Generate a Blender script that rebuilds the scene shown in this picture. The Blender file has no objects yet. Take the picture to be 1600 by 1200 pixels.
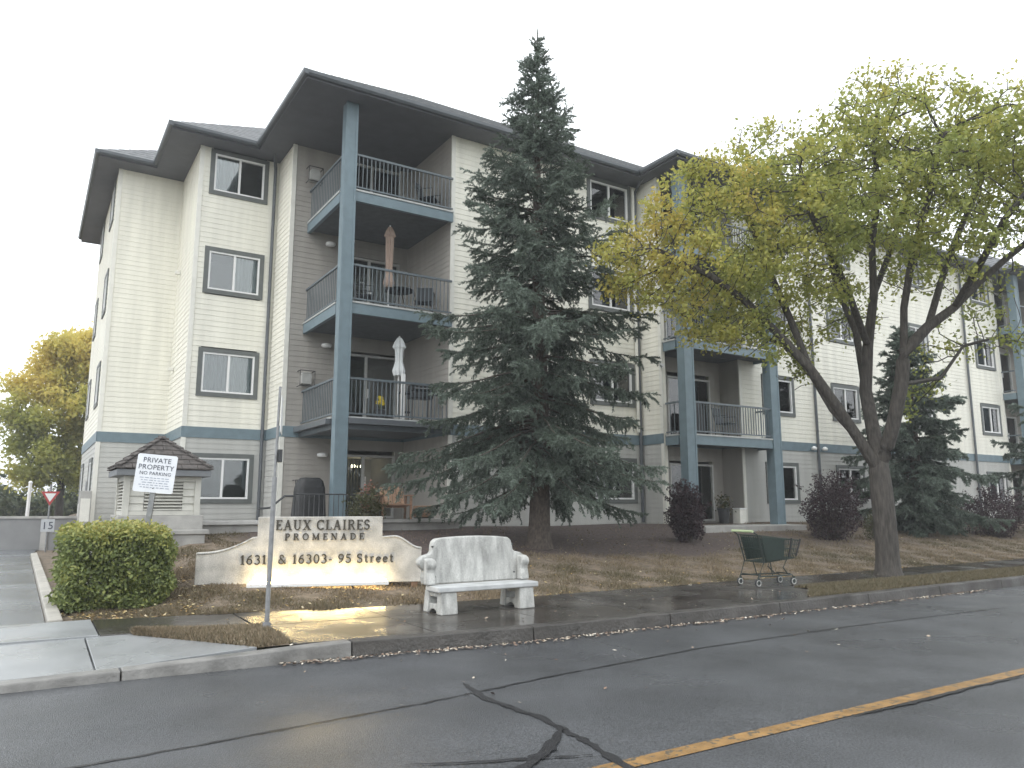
import bpy, math, random
import numpy as np
from mathutils import Vector, Matrix

rad = math.radians
scene = bpy.context.scene
COL = scene.collection

# ------------------------------------------------------------------ camera
CAM_H = 1.45
yaw, pit = rad(32.22), rad(8.983)
fw = Vector((math.sin(yaw) * math.cos(pit), math.cos(yaw) * math.cos(pit), math.sin(pit)))
rt = Vector((math.cos(yaw), -math.sin(yaw), 0))
up = rt.cross(fw)
cd = bpy.data.cameras.new('camera')
cd.sensor_width = 36.0
cd.lens = 36.0 * 1188.8 / 1600.0
cd.clip_start = 0.05
cd.clip_end = 2000.0
cam = bpy.data.objects.new('camera', cd)
cam.matrix_world = Matrix(((rt.x, up.x, -fw.x, 0), (rt.y, up.y, -fw.y, 0), (rt.z, up.z, -fw.z, CAM_H), (0, 0, 0, 1)))
COL.objects.link(cam)
scene.camera = cam

# ------------------------------------------------------------------ world, sun, exposure
SUN_EL, SUN_AZ = 48.0, 250.0      # azimuth of the sun, degrees clockwise from +Y
w = bpy.data.worlds.new('World')
scene.world = w
w.use_nodes = True
nt = w.node_tree
nt.nodes.clear()
sky = nt.nodes.new('ShaderNodeTexSky')
sky.sky_type = 'NISHITA'
sky.sun_disc = False
sky.sun_elevation = rad(SUN_EL)
sky.sun_rotation = rad(SUN_AZ)
sky.dust_density = 3.0
mixn = nt.nodes.new('ShaderNodeMixRGB')
mixn.inputs[0].default_value = 0.93          # a closed, even cloud layer over the clear sky
mixn.inputs[2].default_value = (12.35, 12.85, 13.2, 1)
bg = nt.nodes.new('ShaderNodeBackground')
bg.inputs[1].default_value = 0.10
wo = nt.nodes.new('ShaderNodeOutputWorld')
nt.links.new(sky.outputs[0], mixn.inputs[1])
nt.links.new(mixn.outputs[0], bg.inputs[0])
nt.links.new(bg.outputs[0], wo.inputs[0])

sd = bpy.data.lights.new('sun', 'SUN')
sd.energy = 0.6
sd.angle = rad(25)
sd.color = (1.0, 0.985, 0.96)
so = bpy.data.objects.new('sun', sd)
sdir = Vector((math.sin(rad(SUN_AZ)) * math.cos(rad(SUN_EL)), math.cos(rad(SUN_AZ)) * math.cos(rad(SUN_EL)), math.sin(rad(SUN_EL))))
so.rotation_euler = sdir.to_track_quat('Z', 'Y').to_euler()
so.location = sdir * 60
COL.objects.link(so)

vs = scene.view_settings
vs.view_transform = 'Standard'
vs.look = 'None'
vs.exposure = 0.7
vs.gamma = 1.0
vs.use_curve_mapping = False
scene.cycles.use_denoising = True
scene.cycles.max_bounces = 8
scene.cycles.transparent_max_bounces = 12

rng = np.random.default_rng(7)
random.seed(7)

# ------------------------------------------------------------------ materials
MATS = {}


def mat(name, col, rough=0.7, var=0.12, scale=6.0, bump=0.0, bscale=60.0, metal=0.0, col2=None, spec=0.5,
        wet=None, trans=0.0, attr=None, speck=0.0, chip=None, coat=0.0, detail=6.0, stretch=None, ramp=None):
    """Procedural principled material: noise-mottled base colour, optional bump, optional wet roughness patches."""
    if name in MATS:
        return MATS[name]
    m = bpy.data.materials.new(name)
    m.use_nodes = True
    t = m.node_tree
    N, L = t.nodes, t.links
    b = N['Principled BSDF']
    tc = N.new('ShaderNodeTexCoord')
    src = tc.outputs['Object']
    if stretch:
        mp = N.new('ShaderNodeMapping')
        mp.inputs['Scale'].default_value = stretch
        L.new(src, mp.inputs[0])
        src = mp.outputs[0]
    if ramp is not None and attr:
        at = N.new('ShaderNodeAttribute')
        at.attribute_name = attr
        cr = N.new('ShaderNodeValToRGB')
        els = cr.color_ramp.elements
        while len(els) < len(ramp):
            els.new(0.5)
        for e, (p, c) in zip(els, ramp):
            e.position = p
            e.color = (*c, 1)
        L.new(at.outputs['Fac'], cr.inputs[0])
        L.new(cr.outputs[0], b.inputs['Base Color'])
        colout = cr.outputs[0]
    else:
        nz = N.new('ShaderNodeTexNoise')
        nz.inputs['Scale'].default_value = scale
        nz.inputs['Detail'].default_value = detail
        L.new(src, nz.inputs['Vector'])
        cr = N.new('ShaderNodeValToRGB')
        c1 = [max(0, c * (1 - var)) for c in col]
        c2 = col2 if col2 else [min(1, c * (1 + var)) for c in col]
        cr.color_ramp.elements[0].position = 0.3
        cr.color_ramp.elements[1].position = 0.7
        cr.color_ramp.elements[0].color = (*c1, 1)
        cr.color_ramp.elements[1].color = (*c2, 1)
        L.new(nz.outputs[0], cr.inputs[0])
        L.new(cr.outputs[0], b.inputs['Base Color'])
        colout = cr.outputs[0]
    if speck or chip:
        ns = N.new('ShaderNodeTexNoise')
        ns.inputs['Scale'].default_value = 75 if speck else 22
        ns.inputs['Detail'].default_value = 4
        L.new(src, ns.inputs['Vector'])
        r3 = N.new('ShaderNodeValToRGB')
        r3.color_ramp.elements[0].position = 0.35 if speck else 0.55
        r3.color_ramp.elements[1].position = 0.68 if speck else 0.62
        mm = N.new('ShaderNodeMixRGB')
        if speck:
            r3.color_ramp.elements[0].color = (1 - speck,) * 3 + (1,)
            r3.color_ramp.elements[1].color = (1 + speck,) * 3 + (1,)
            mm.blend_type = 'MULTIPLY'
            mm.inputs[0].default_value = 1.0
            L.new(colout, mm.inputs[1])
            L.new(r3.outputs[0], mm.inputs[2])
        else:
            L.new(r3.outputs[0], mm.inputs[0])
            L.new(colout, mm.inputs[1])
            mm.inputs[2].default_value = (*chip, 1)
        L.new(ns.outputs[0], r3.inputs[0])
        L.new(mm.outputs[0], b.inputs['Base Color'])
    b.inputs['Roughness'].default_value = rough
    b.inputs['Metallic'].default_value = metal
    b.inputs['Specular IOR Level'].default_value = spec
    if coat:
        b.inputs['Coat Weight'].default_value = coat
        b.inputs['Coat Roughness'].default_value = 0.1
    if wet:
        n2 = N.new('ShaderNodeTexNoise')
        n2.inputs['Scale'].default_value = wet[2]
        n2.inputs['Detail'].default_value = 4.0
        L.new(src, n2.inputs['Vector'])
        mr = N.new('ShaderNodeMapRange')
        mr.inputs[1].default_value = 0.38
        mr.inputs[2].default_value = 0.62
        mr.inputs[3].default_value = wet[0]
        mr.inputs[4].default_value = wet[1]
        L.new(n2.outputs[0], mr.inputs[0])
        L.new(mr.outputs[0], b.inputs['Roughness'])
    if bump:
        n3 = N.new('ShaderNodeTexNoise')
        n3.inputs['Scale'].default_value = bscale
        n3.inputs['Detail'].default_value = 5.0
        L.new(src, n3.inputs['Vector'])
        bp = N.new('ShaderNodeBump')
        bp.inputs['Strength'].default_value = bump
        bp.inputs['Distance'].default_value = 0.02
        L.new(n3.outputs[0], bp.inputs['Height'])
        L.new(bp.outputs[0], b.inputs['Normal'])
    if trans:
        out = N['Material Output']
        tr = N.new('ShaderNodeBsdfTranslucent')
        L.new(colout, tr.inputs[0])
        ms = N.new('ShaderNodeMixShader')
        ms.inputs[0].default_value = trans
        L.new(b.outputs[0], ms.inputs[1])
        L.new(tr.outputs[0], ms.inputs[2])
        L.new(ms.outputs[0], out.inputs[0])
    MATS[name] = m
    return m


def emit(name, col, strength):
    if name in MATS:
        return MATS[name]
    m = bpy.data.materials.new(name)
    m.use_nodes = True
    b = m.node_tree.nodes['Principled BSDF']
    b.inputs['Base Color'].default_value = (*col, 1)
    b.inputs['Emission Color'].default_value = (*col, 1)
    b.inputs['Emission Strength'].default_value = strength
    MATS[name] = m
    return m


def glass_mat():
    m = bpy.data.materials.new('window_glass')
    m.use_nodes = True
    t = m.node_tree
    N, L = t.nodes, t.links
    N.clear()
    out = N.new('ShaderNodeOutputMaterial')
    tr = N.new('ShaderNodeBsdfTransparent')
    tr.inputs[0].default_value = (0.80, 0.84, 0.84, 1)
    gl = N.new('ShaderNodeBsdfGlossy')
    gl.inputs['Roughness'].default_value = 0.02
    fr = N.new('ShaderNodeFresnel')
    fr.inputs[0].default_value = 2.1
    nz = N.new('ShaderNodeTexNoise')
    nz.inputs['Scale'].default_value = 1.3
    bp = N.new('ShaderNodeBump')
    bp.inputs['Strength'].default_value = 0.05
    bp.inputs['Distance'].default_value = 0.05
    L.new(nz.outputs[0], bp.inputs['Height'])
    L.new(bp.outputs[0], gl.inputs['Normal'])
    mx = N.new('ShaderNodeMixShader')
    L.new(fr.outputs[0], mx.inputs[0])
    L.new(tr.outputs[0], mx.inputs[1])
    L.new(gl.outputs[0], mx.inputs[2])
    L.new(mx.outputs[0], out.inputs[0])
    MATS['glass'] = m
    return m


GLASS = glass_mat()


def siding_mat(name, col):
    """Vinyl siding: base colour with faint vertical rain streaks and mottling."""
    m = bpy.data.materials.new(name)
    m.use_nodes = True
    t = m.node_tree
    N, L = t.nodes, t.links
    b = N['Principled BSDF']
    geo = N.new('ShaderNodeNewGeometry')
    mp = N.new('ShaderNodeMapping')
    mp.inputs['Scale'].default_value = (2.5, 2.5, 0.25)
    L.new(geo.outputs['Position'], mp.inputs[0])
    nz = N.new('ShaderNodeTexNoise')
    nz.inputs['Scale'].default_value = 1.6
    nz.inputs['Detail'].default_value = 5
    L.new(mp.outputs[0], nz.inputs['Vector'])
    cr = N.new('ShaderNodeValToRGB')
    cr.color_ramp.elements[0].position = 0.3
    cr.color_ramp.elements[1].position = 0.65
    cr.color_ramp.elements[0].color = (*[c * 0.9 for c in col], 1)
    cr.color_ramp.elements[1].color = (*[c * 1.04 for c in col], 1)
    L.new(nz.outputs[0], cr.inputs[0])
    L.new(cr.outputs[0], b.inputs['Base Color'])
    b.inputs['Roughness'].default_value = 0.55
    b.inputs['Specular IOR Level'].default_value = 0.3
    return m


M_SIDE_UP = siding_mat('siding_cream', (0.79, 0.772, 0.682))
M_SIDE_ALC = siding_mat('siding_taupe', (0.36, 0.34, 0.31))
M_SIDE_LO = siding_mat('siding_grey_beige', (0.46, 0.46, 0.435))
M_CORNER = mat('corner_trim', (0.72, 0.71, 0.65), 0.5, 0.06)
M_BLUE = mat('blue_grey_paint', (0.145, 0.20, 0.228), 0.5, 0.1, 5, 0.05, 40)
M_TRIM = mat('dark_grey_trim', (0.115, 0.125, 0.12), 0.55, 0.1, 6)
M_SOFFIT = mat('soffit', (0.12, 0.125, 0.14), 0.7, 0.08, 3)
M_GUTTER = mat('gutter', (0.09, 0.10, 0.11), 0.45, 0.1, 4)
M_WHITE = mat('white_vinyl', (0.78, 0.78, 0.77), 0.4, 0.03)
M_ROOM = mat('room_interior', (0.42, 0.40, 0.37), 0.9, 0.1, 2)
M_CURT = mat('curtain', (0.82, 0.82, 0.80), 0.9, 0.04, 3, stretch=(14, 14, 0.4))
M_CURTG = mat('curtain_grey', (0.52, 0.54, 0.56), 0.9, 0.1, 3, stretch=(14, 14, 0.4))
M_RAIL = mat('railing_metal', (0.115, 0.14, 0.155), 0.4, 0.1)
M_DECKEDGE = mat('deck_edge', (0.42, 0.43, 0.42), 0.6, 0.15)
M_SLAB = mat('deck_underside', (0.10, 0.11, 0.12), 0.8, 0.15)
M_BLACK = mat('black_vinyl', (0.011, 0.0115, 0.0125), 0.6, 0.3, 5, 0.3, 12)
M_DARKMETAL = mat('dark_metal', (0.04, 0.042, 0.045), 0.4, 0.2)
M_GALV = mat('galvanised_steel', (0.25, 0.255, 0.26), 0.5, 0.22, 14, metal=0.3)
M_CONC = mat('concrete', (0.36, 0.35, 0.33), 0.75, 0.22, 3, 0.25, 40)
M_CONCW = mat('white_concrete', (0.43, 0.43, 0.41), 0.8, 0.34, 3.5, 0.4, 40, stretch=(3, 3, 0.8), detail=12, speck=0.22)
M_WOOD = mat('weathered_wood', (0.26, 0.16, 0.10), 0.7, 0.3, 5, 0.2, 30, stretch=(1, 8, 8))

# ------------------------------------------------------------------ object helpers
OFF = {}


def link(o, parent=None):
    COL.objects.link(o)
    if parent is not None:
        o.parent = parent
    return o


def tag(o, label=None, cat=None, group=None, kind=None):
    if label:
        o['label'] = label
    if cat:
        o['category'] = cat
    if group:
        o['group'] = group
    if kind:
        o['kind'] = kind
    return o


def thing(name, label, cat, loc=(0, 0, 0), rz=0.0, group=None, rot=None):
    o = bpy.data.objects.new(name, None)
    o.empty_display_size = 0.2
    o.location = loc
    o.rotation_euler = rot if rot else (0, 0, rz)
    link(o)
    OFF[o.name] = Vector(loc)
    return tag(o, label, cat, group)


class MB:
    def __init__(s):
        s.v = []
        s.f = []
        s.mi = []

    def add(s, vs_, fs, mi=0):
        n = len(s.v)
        s.v += [tuple(p) for p in vs_]
        for f in fs:
            s.f.append(tuple(i + n for i in f))
            s.mi.append(mi)
        return s

    def box(s, x0, x1, y0, y1, z0, z1, mi=0):
        return s.add([(x0, y0, z0), (x1, y0, z0), (x1, y1, z0), (x0, y1, z0), (x0, y0, z1), (x1, y0, z1), (x1, y1, z1), (x0, y1, z1)],
                     [(0, 3, 2, 1), (4, 5, 6, 7), (0, 1, 5, 4), (1, 2, 6, 5), (2, 3, 7, 6), (3, 0, 4, 7)], mi)

    def tbox(s, T, a0, a1, d0, d1, z0, z1, mi=0):
        o_ = Vector(T(0, 0, 0))
        if (Vector(T(1, 0, 0)) - o_).cross(Vector(T(0, 1, 0)) - o_).z < 0:
            d0, d1 = d1, d0
        p = [T(a, d, z) for z in (z0, z1) for a, d in ((a0, d0), (a1, d0), (a1, d1), (a0, d1))]
        return s.add(p, [(0, 3, 2, 1), (4, 5, 6, 7), (0, 1, 5, 4), (1, 2, 6, 5), (2, 3, 7, 6), (3, 0, 4, 7)], mi)

    def hexa(s, p, mi=0):
        return s.add(p, [(0, 3, 2, 1), (4, 5, 6, 7), (0, 1, 5, 4), (1, 2, 6, 5), (2, 3, 7, 6), (3, 0, 4, 7)], mi)

    def tube(s, path, r, n=8, cap=True, mi=0):
        P = [Vector(p) for p in path]
        R = r if isinstance(r, (list, tuple)) else [r] * len(P)
        rings = []
        for i, p in enumerate(P):
            d = (P[min(i + 1, len(P) - 1)] - P[max(i - 1, 0)])
            d = d.normalized() if d.length > 1e-9 else Vector((0, 0, 1))
            a = d.cross(Vector((0, 0, 1)) if abs(d.z) < 0.95 else Vector((1, 0, 0))).normalized()
            b = d.cross(a)
            rings.append([p + (a * math.cos(2 * math.pi * k / n) + b * math.sin(2 * math.pi * k / n)) * R[i] for k in range(n)])
        vs_ = [q for rg in rings for q in rg]
        fs = []
        for i in range(len(P) - 1):
            for k in range(n):
                k2 = (k + 1) % n
                fs.append((i * n + k, i * n + k2, (i + 1) * n + k2, (i + 1) * n + k))
        if cap:
            fs.append(tuple(reversed(range(n))))
            fs.append(tuple((len(P) - 1) * n + k for k in range(n)))
        return s.add(vs_, fs, mi)

    def lathe(s, prof, c=(0, 0, 0), n=16, mi=0):
        vs_, fs = [], []
        for r, z in prof:
            for k in range(n):
                a = 2 * math.pi * k / n
                vs_.append((c[0] + r * math.cos(a), c[1] + r * math.sin(a), c[2] + z))
        for i in range(len(prof) - 1):
            for k in range(n):
                k2 = (k + 1) % n
                fs.append((i * n + k, i * n + k2, (i + 1) * n + k2, (i + 1) * n + k))
        fs.append(tuple(reversed(range(n))))
        fs.append(tuple((len(prof) - 1) * n + k for k in range(n)))
        return s.add(vs_, fs, mi)

    def prism(s, poly, fn0, fn1, mi=0):
        """poly: list of 2D points; fn0/fn1 map a 2D point to the two 3D faces."""
        n = len(poly)
        vs_ = [fn0(*p) for p in poly] + [fn1(*p) for p in poly]
        fs = [tuple(range(n)), tuple(reversed(range(n, 2 * n)))]
        for k in range(n):
            k2 = (k + 1) % n
            fs.append((k, k + n, k2 + n, k2))
        return s.add(vs_, fs, mi)

    def mesh(s, name, off=(0, 0, 0)):
        me = bpy.data.meshes.new(name)
        o = Vector(off)
        me.from_pydata([tuple(Vector(p) - o) for p in s.v], [], s.f)
        return me

    def build(s, name, m, parent=None, world=True, bevel=0.0, smooth=False, kind=None):
        """world=True: coordinates are world ones (parents only translated); False: local to the parent."""
        off = OFF[parent.name] if (parent is not None and world) else Vector((0, 0, 0))
        me = s.mesh(name, off)
        ms = m if isinstance(m, (list, tuple)) else [m]
        for q in ms:
            me.materials.append(q)
        if len(ms) > 1:
            me.polygons.foreach_set('material_index', s.mi)
        if smooth:
            me.polygons.foreach_set('use_smooth', [True] * len(me.polygons))
        o = bpy.data.objects.new(name, me)
        link(o, parent)
        OFF[o.name] = off
        if bevel:
            md = o.modifiers.new('bevel', 'BEVEL')
            md.width = bevel
            md.segments = 2
            md.limit_method = 'ANGLE'
        if kind:
            o['kind'] = kind
        return o


def np_mesh(name, V, F, m, parent=None, tint=None, smooth=False):
    """V (n,3), F (k,3|4) numpy; fast mesh creation in world coordinates."""
    off = np.array(OFF[parent.name]) if parent is not None else np.zeros(3)
    me = bpy.data.meshes.new(name)
    V = (np.asarray(V, dtype=np.float64) - off).astype(np.float32)
    F = np.asarray(F, dtype=np.int32)
    k = F.shape[1]
    me.vertices.add(len(V))
    me.vertices.foreach_set('co', V.ravel())
    me.loops.add(F.size)
    me.loops.foreach_set('vertex_index', F.ravel())
    me.polygons.add(len(F))
    me.polygons.foreach_set('loop_start', np.arange(0, F.size, k, dtype=np.int32))
    me.polygons.foreach_set('loop_total', np.full(len(F), k, dtype=np.int32))
    if smooth:
        me.polygons.foreach_set('use_smooth', np.ones(len(F), dtype=bool))
    me.update(calc_edges=True)
    if tint is not None:
        at = me.attributes.new('tint', 'FLOAT', 'FACE')
        at.data.foreach_set('value', np.asarray(tint, dtype=np.float32))
    me.materials.append(m)
    o = bpy.data.objects.new(name, me)
    link(o, parent)
    OFF[o.name] = Vector(off)
    return o


def copy_tree(o, loc, parent=None):
    c = o.copy()
    COL.objects.link(c)
    c.parent = parent
    if loc is not None:
        c.location = loc
    OFF[c.name] = Vector(c.location) if parent is None else OFF[parent.name]
    for ch in list(o.children):
        copy_tree(ch, None, c)
    return c


def text_mesh(txt, size, depth=0.002, align='CENTER', squeeze=1.0):
    cu = bpy.data.curves.new('lettering', 'FONT')
    cu.body = txt
    cu.size = size
    cu.extrude = depth
    cu.align_x = align
    cu.space_character = 1.05
    cu.resolution_u = 3
    to = bpy.data.objects.new('lettering', cu)
    COL.objects.link(to)
    dg = bpy.context.evaluated_depsgraph_get()
    me = bpy.data.meshes.new_from_object(to.evaluated_get(dg))
    bpy.data.objects.remove(to)
    bpy.data.curves.remove(cu)
    return me


# ------------------------------------------------------------------ terrain
def sstep(t):
    t = np.clip(t, 0, 1)
    return t * t * (3 - 2 * t)


def gz(X, Y):
    """Lawn height: a low bank rising from the pavement to the building."""
    X = np.asarray(X, float)
    Y = np.asarray(Y, float)
    b = 0.10 + 0.80 * np.clip((Y - 9.7) / 5.9, 0, 1) ** 1.12
    k = sstep((X - 0.9) / 1.7)
    kk = sstep((X - 40) / 20) * 0.4
    n = 0.02 * np.sin(X * 1.3 + Y * 0.7) * np.sin(Y * 1.1) * np.clip((Y - 10.2), 0, 1)
    return 0.07 + (b - 0.07) * k * (1 - kk) + n * k


def gzf(x, y):
    return float(gz(x, y))


def kerb_y(x):
    return float(np.interp(x, [-60, -1, 2.0, 4.5, 10, 13, 60], [7.45, 7.45, 7.42, 7.15, 7.08, 7.12, 7.2]))


def walk_near(x):
    return float(np.interp(x, [-60, 1.3, 2.3, 10, 18, 60], [9.25, 9.1, 8.85, 8.3, 8.22, 8.22]))


def walk_far(x):
    return float(np.interp(x, [-60, 0.8, 2.0, 3.1, 4.1, 6.3, 60], [10.35, 10.3, 10.05, 9.72, 9.58, 9.46, 9.48]))


M_ASPH = mat('wet_asphalt', (0.066, 0.069, 0.074), 0.3, 0.30, 1.1, 0.5, 130, wet=(0.27, 0.45, 0.5), detail=12, speck=0.45)
M_TAR = mat('crack_sealant', (0.020, 0.020, 0.022), 0.4, 0.3, 8, 0.2, 60)
M_YEL = mat('worn_yellow_paint', (0.27, 0.155, 0.055), 0.4, 0.35, 7, 0.3, 120, detail=10, chip=(0.10, 0.085, 0.06))
M_WALK = mat('wet_pavement', (0.052, 0.047, 0.042), 0.2, 0.4, 1.5, 0.08, 50, wet=(0.06, 0.36, 0.9), detail=10)
M_APRON = mat('pale_wet_concrete', (0.25, 0.26, 0.265), 0.3, 0.2, 1.3, 0.12, 70, wet=(0.16, 0.4, 0.8), detail=10)
M_KERBD = mat('dark_wet_kerb', (0.058, 0.053, 0.048), 0.5, 0.4, 3.5, 0.6, 30, wet=(0.3, 0.75, 2))
M_KERB = mat('kerb_concrete', (0.185, 0.18, 0.17), 0.5, 0.4, 3.5, 0.4, 30, wet=(0.3, 0.7, 2))
M_DRIVE = mat('driveway_asphalt', (0.13, 0.14, 0.15), 0.25, 0.2, 1.2, 0.2, 120, wet=(0.12, 0.3, 0.5), detail=10)


def lawn_mat():
    """Ground cover: dry tan turf near the pavement, dark reddish bark mulch in the planting bed under the spruce."""
    m = bpy.data.materials.new('lawn_and_mulch')
    m.use_nodes = True
    t = m.node_tree
    N, L = t.nodes, t.links
    b = N['Principled BSDF']
    at = N.new('ShaderNodeAttribute')
    at.attribute_name = 'mulch'
    g = N.new('ShaderNodeNewGeometry')
    n1 = N.new('ShaderNodeTexNoise')
    n1.inputs['Scale'].default_value = 9
    n1.inputs['Detail'].default_value = 10
    n2 = N.new('ShaderNodeTexNoise')
    n2.inputs['Scale'].default_value = 14
    n2.inputs['Detail'].default_value = 10
    L.new(g.outputs['Position'], n1.inputs['Vector'])
    L.new(g.outputs['Position'], n2.inputs['Vector'])
    r1 = N.new('ShaderNodeValToRGB')
    e = r1.color_ramp.elements
    e[0].position, e[0].color = 0.3, (0.105, 0.085, 0.06, 1)
    e[1].position, e[1].color = 0.7, (0.24, 0.185, 0.135, 1)
    r2 = N.new('ShaderNodeValToRGB')
    e = r2.color_ramp.elements
    e[0].position, e[0].color = 0.3, (0.045, 0.034, 0.031, 1)
    e[1].position, e[1].color = 0.72, (0.12, 0.088, 0.078, 1)
    L.new(n1.outputs[0], r1.inputs[0])
    L.new(n2.outputs[0], r2.inputs[0])
    mx = N.new('ShaderNodeMixRGB')
    L.new(at.outputs['Fac'], mx.inputs[0])
    L.new(r1.outputs[0], mx.inputs[1])
    L.new(r2.outputs[0], mx.inputs[2])
    L.new(mx.outputs[0], b.inputs['Base Color'])
    b.inputs['Roughness'].default_value = 0.85
    bp = N.new('ShaderNodeBump')
    bp.inputs['Strength'].default_value = 0.6
    bp.inputs['Distance'].default_value = 0.03
    n3 = N.new('ShaderNodeTexNoise')
    n3.inputs['Scale'].default_value = 45
    L.new(g.outputs['Position'], n3.inputs['Vector'])
    L.new(n3.outputs[0], bp.inputs['Height'])
    L.new(bp.outputs[0], b.inputs['Normal'])
    return m


def mulch_amount(X, Y):
    """1 in the planting bed along the building, 0 on the turf by the pavement (a bed edge, wavy)."""
    edge = 11.9 + 0.25 * np.sin(X * 0.9) + 0.15 * np.sin(X * 2.3 + 1)
    return sstep((Y - edge) / 0.7) * sstep((X - 3.0) / 1.0) * (1 - 0.55 * sstep((X - 13) / 6))


# far ground sheet to the horizon, then the lawn with the bank
g0 = MB().add([(-900, -600, -0.06), (900, -600, -0.06), (900, 1200, -0.06), (-900, 1200, -0.06)], [(0, 1, 2, 3)])
tag(g0.build('ground', mat('far_ground', (0.16, 0.15, 0.09), 0.9, 0.25, 0.3)), kind='structure')

xs = np.concatenate([np.arange(-60, -2, 4.0), np.arange(-2, 32, 0.25), np.arange(32, 90, 3.0)])
ts = np.concatenate([np.linspace(0, 1, 33)[:-1] ** 1.0, [1.0]])
V, F = [], []
ny = len(ts) + 4
for x in xs:
    y0 = walk_far(x) - 0.05
    ycol = [y0 + (16.5 - y0) * t for t in ts] + [20, 26, 40, 70]
    for y in ycol:
        V.append((x, y, gzf(x, y) if y > y0 + 0.03 else gzf(x, y) - 0.02))
for i in range(len(xs) - 1):
    for j in range(ny - 1):
        a = i * ny + j
        F.append((a, a + ny, a + ny + 1, a + 1))
V = np.array(V)
lawn = np_mesh('lawn', V, F, lawn_mat(), smooth=True)
av = lawn.data.attributes.new('mulch', 'FLOAT', 'POINT')
av.data.foreach_set('value', mulch_amount(V[:, 0], V[:, 1]).astype(np.float32))
tag(lawn, kind='structure')

# road with slight crown
V, F = [], []
rx = [-300, -60, -20] + list(np.arange(-6, 30, 1.0)) + [40, 60, 100, 300]
for x in rx:
    ky = kerb_y(max(-60, min(60, x))) + 0.02
    for t in (0, 0.05, 0.15, 0.5, 0.85, 1.0):
        y = ky - t * 15.0
        z = (0.0, 0.004, 0.02, 0.05, 0.02, 0.0)[(0, 0.05, 0.15, 0.5, 0.85, 1.0).index(t)]
        V.append((x, y, z - 0.02))
for i in range(len(rx) - 1):
    for j in range(5):
        a = i * 6 + j
        F.append((a, a + 1, a + 7, a + 6))
road = np_mesh('road', np.array(V), F, M_ASPH, smooth=True)
tag(road, kind='structure')
OFF[road.name] = Vector((0, 0, 0))


def road_z(x, y):
    t = (kerb_y(x) + 0.02 - y) / 15.0
    return float(np.interp(t, [0, 0.05, 0.15, 0.5, 0.85, 1.0], [0, 0.004, 0.02, 0.05, 0.02, 0.0])) - 0.02


def strip(path, wd, name, m, dz, parent, jag=0.0, seed=1):
    r = random.Random(seed)
    pts = []
    P = [Vector((p[0], p[1], 0)) for p in path]
    for a, b in zip(P[:-1], P[1:]):
        n = max(2, int((b - a).length / 0.06)) if jag else max(2, int((b - a).length / 0.5))
        for k in range(n):
            pts.append(a.lerp(b, k / n))
    pts.append(P[-1])
    mb = MB()
    vs_, fs = [], []
    for i, p in enumerate(pts):
        d = (pts[min(i + 1, len(pts) - 1)] - pts[max(0, i - 1)]).normalized()
        nrm = Vector((-d.y, d.x, 0))
        taper = min(1.0, 0.35 + i * 0.1, 0.35 + (len(pts) - 1 - i) * 0.1) if jag else 1.0
        for sgn in (-1, 1):
            q = p + nrm * sgn * (wd / 2) * taper * (1 + jag * r.uniform(-1, 1)) + nrm * jag * 0.02 * r.uniform(-1, 1)
            vs_.append((q.x, q.y, road_z(q.x, q.y) + dz))
        if i:
            k = 2 * i
            fs.append((k - 2, k, k + 1, k - 1))
    mb.add(vs_, fs)
    return mb.build(name, m, parent)


# painted centre line and tar-sealed cracks, laid on the road
strip([(-60, 3.5), (5.05, 3.5)], 0.125, 'yellow_line', M_YEL, 0.005, road)
strip([(5.05, 3.5), (90, 3.5)], 0.125, 'yellow_line', M_YEL, 0.005, road)
strip([(4.9, 3.42), (5.6, 3.40), (6.6, 3.42), (7.3, 3.40)], 0.035, 'crack_seal', M_TAR, 0.009, road, 0.4, 2)
strip([(-2, 5.0), (0.8, 5.15), (2.6, 5.35), (4.0, 5.6), (6.0, 5.85), (8.5, 5.9), (12, 5.75)], 0.026, 'crack_seal', M_TAR, 0.005, road, 0.45, 3)
strip([(3.16, 5.75), (3.05, 5.2), (3.1, 4.6), (3.04, 4.0), (2.95, 3.55), (2.9, 3.2), (2.85, 2.7)], 0.058, 'crack_seal', M_TAR, 0.006, road, 0.45, 4)
strip([(3.06, 4.25), (2.8, 4.0), (2.45, 3.75), (2.1, 3.5), (1.7, 3.2)], 0.078, 'crack_seal', M_TAR, 0.012, road, 0.4, 5)
strip([(1.9, 4.15), (2.2, 4.0), (2.5, 3.88), (2.9, 3.72)], 0.03, 'crack_seal', M_TAR, 0.010, road, 0.4, 6)

# kerb made of poured lengths
kerb = MB().box(-300, -1.2, 7.47, 7.66, -0.04, 0.10)
kerb = kerb.build('kerb', M_KERB)
tag(kerb, kind='structure')
kx = [-1.2, -0.2, 0.72]
hts = {}
x = -1.2
seg = []
while x < 60:
    ln = 1.0 if x < 0 else (2.0 if x < 40 else 6.0)
    seg.append((x, x + ln))
    x += ln
for i, (a, b) in enumerate(seg):
    b2 = b - 0.012
    mb = MB()
    n = 3
    h = [0.045 if q < 0.6 else 0.045 + 0.085 * min(1, (q - 0.6) / 1.0) for q in (a, b2)]
    ya, yb = kerb_y(a), kerb_y(b2)
    c = 0.015
    mb.hexa([(a, ya, -0.05), (b2, yb, -0.05), (b2, yb + 0.17, -0.05), (a, ya + 0.17, -0.05),
             (a, ya + 0.02, h[0]), (b2, yb + 0.02, h[1]), (b2, yb + 0.17, h[1] + 0.004), (a, ya + 0.17, h[0] + 0.004)])
    mb.build('kerb_segment', M_KERB if a < 2.2 else M_KERBD, kerb, bevel=0.012)

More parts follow.
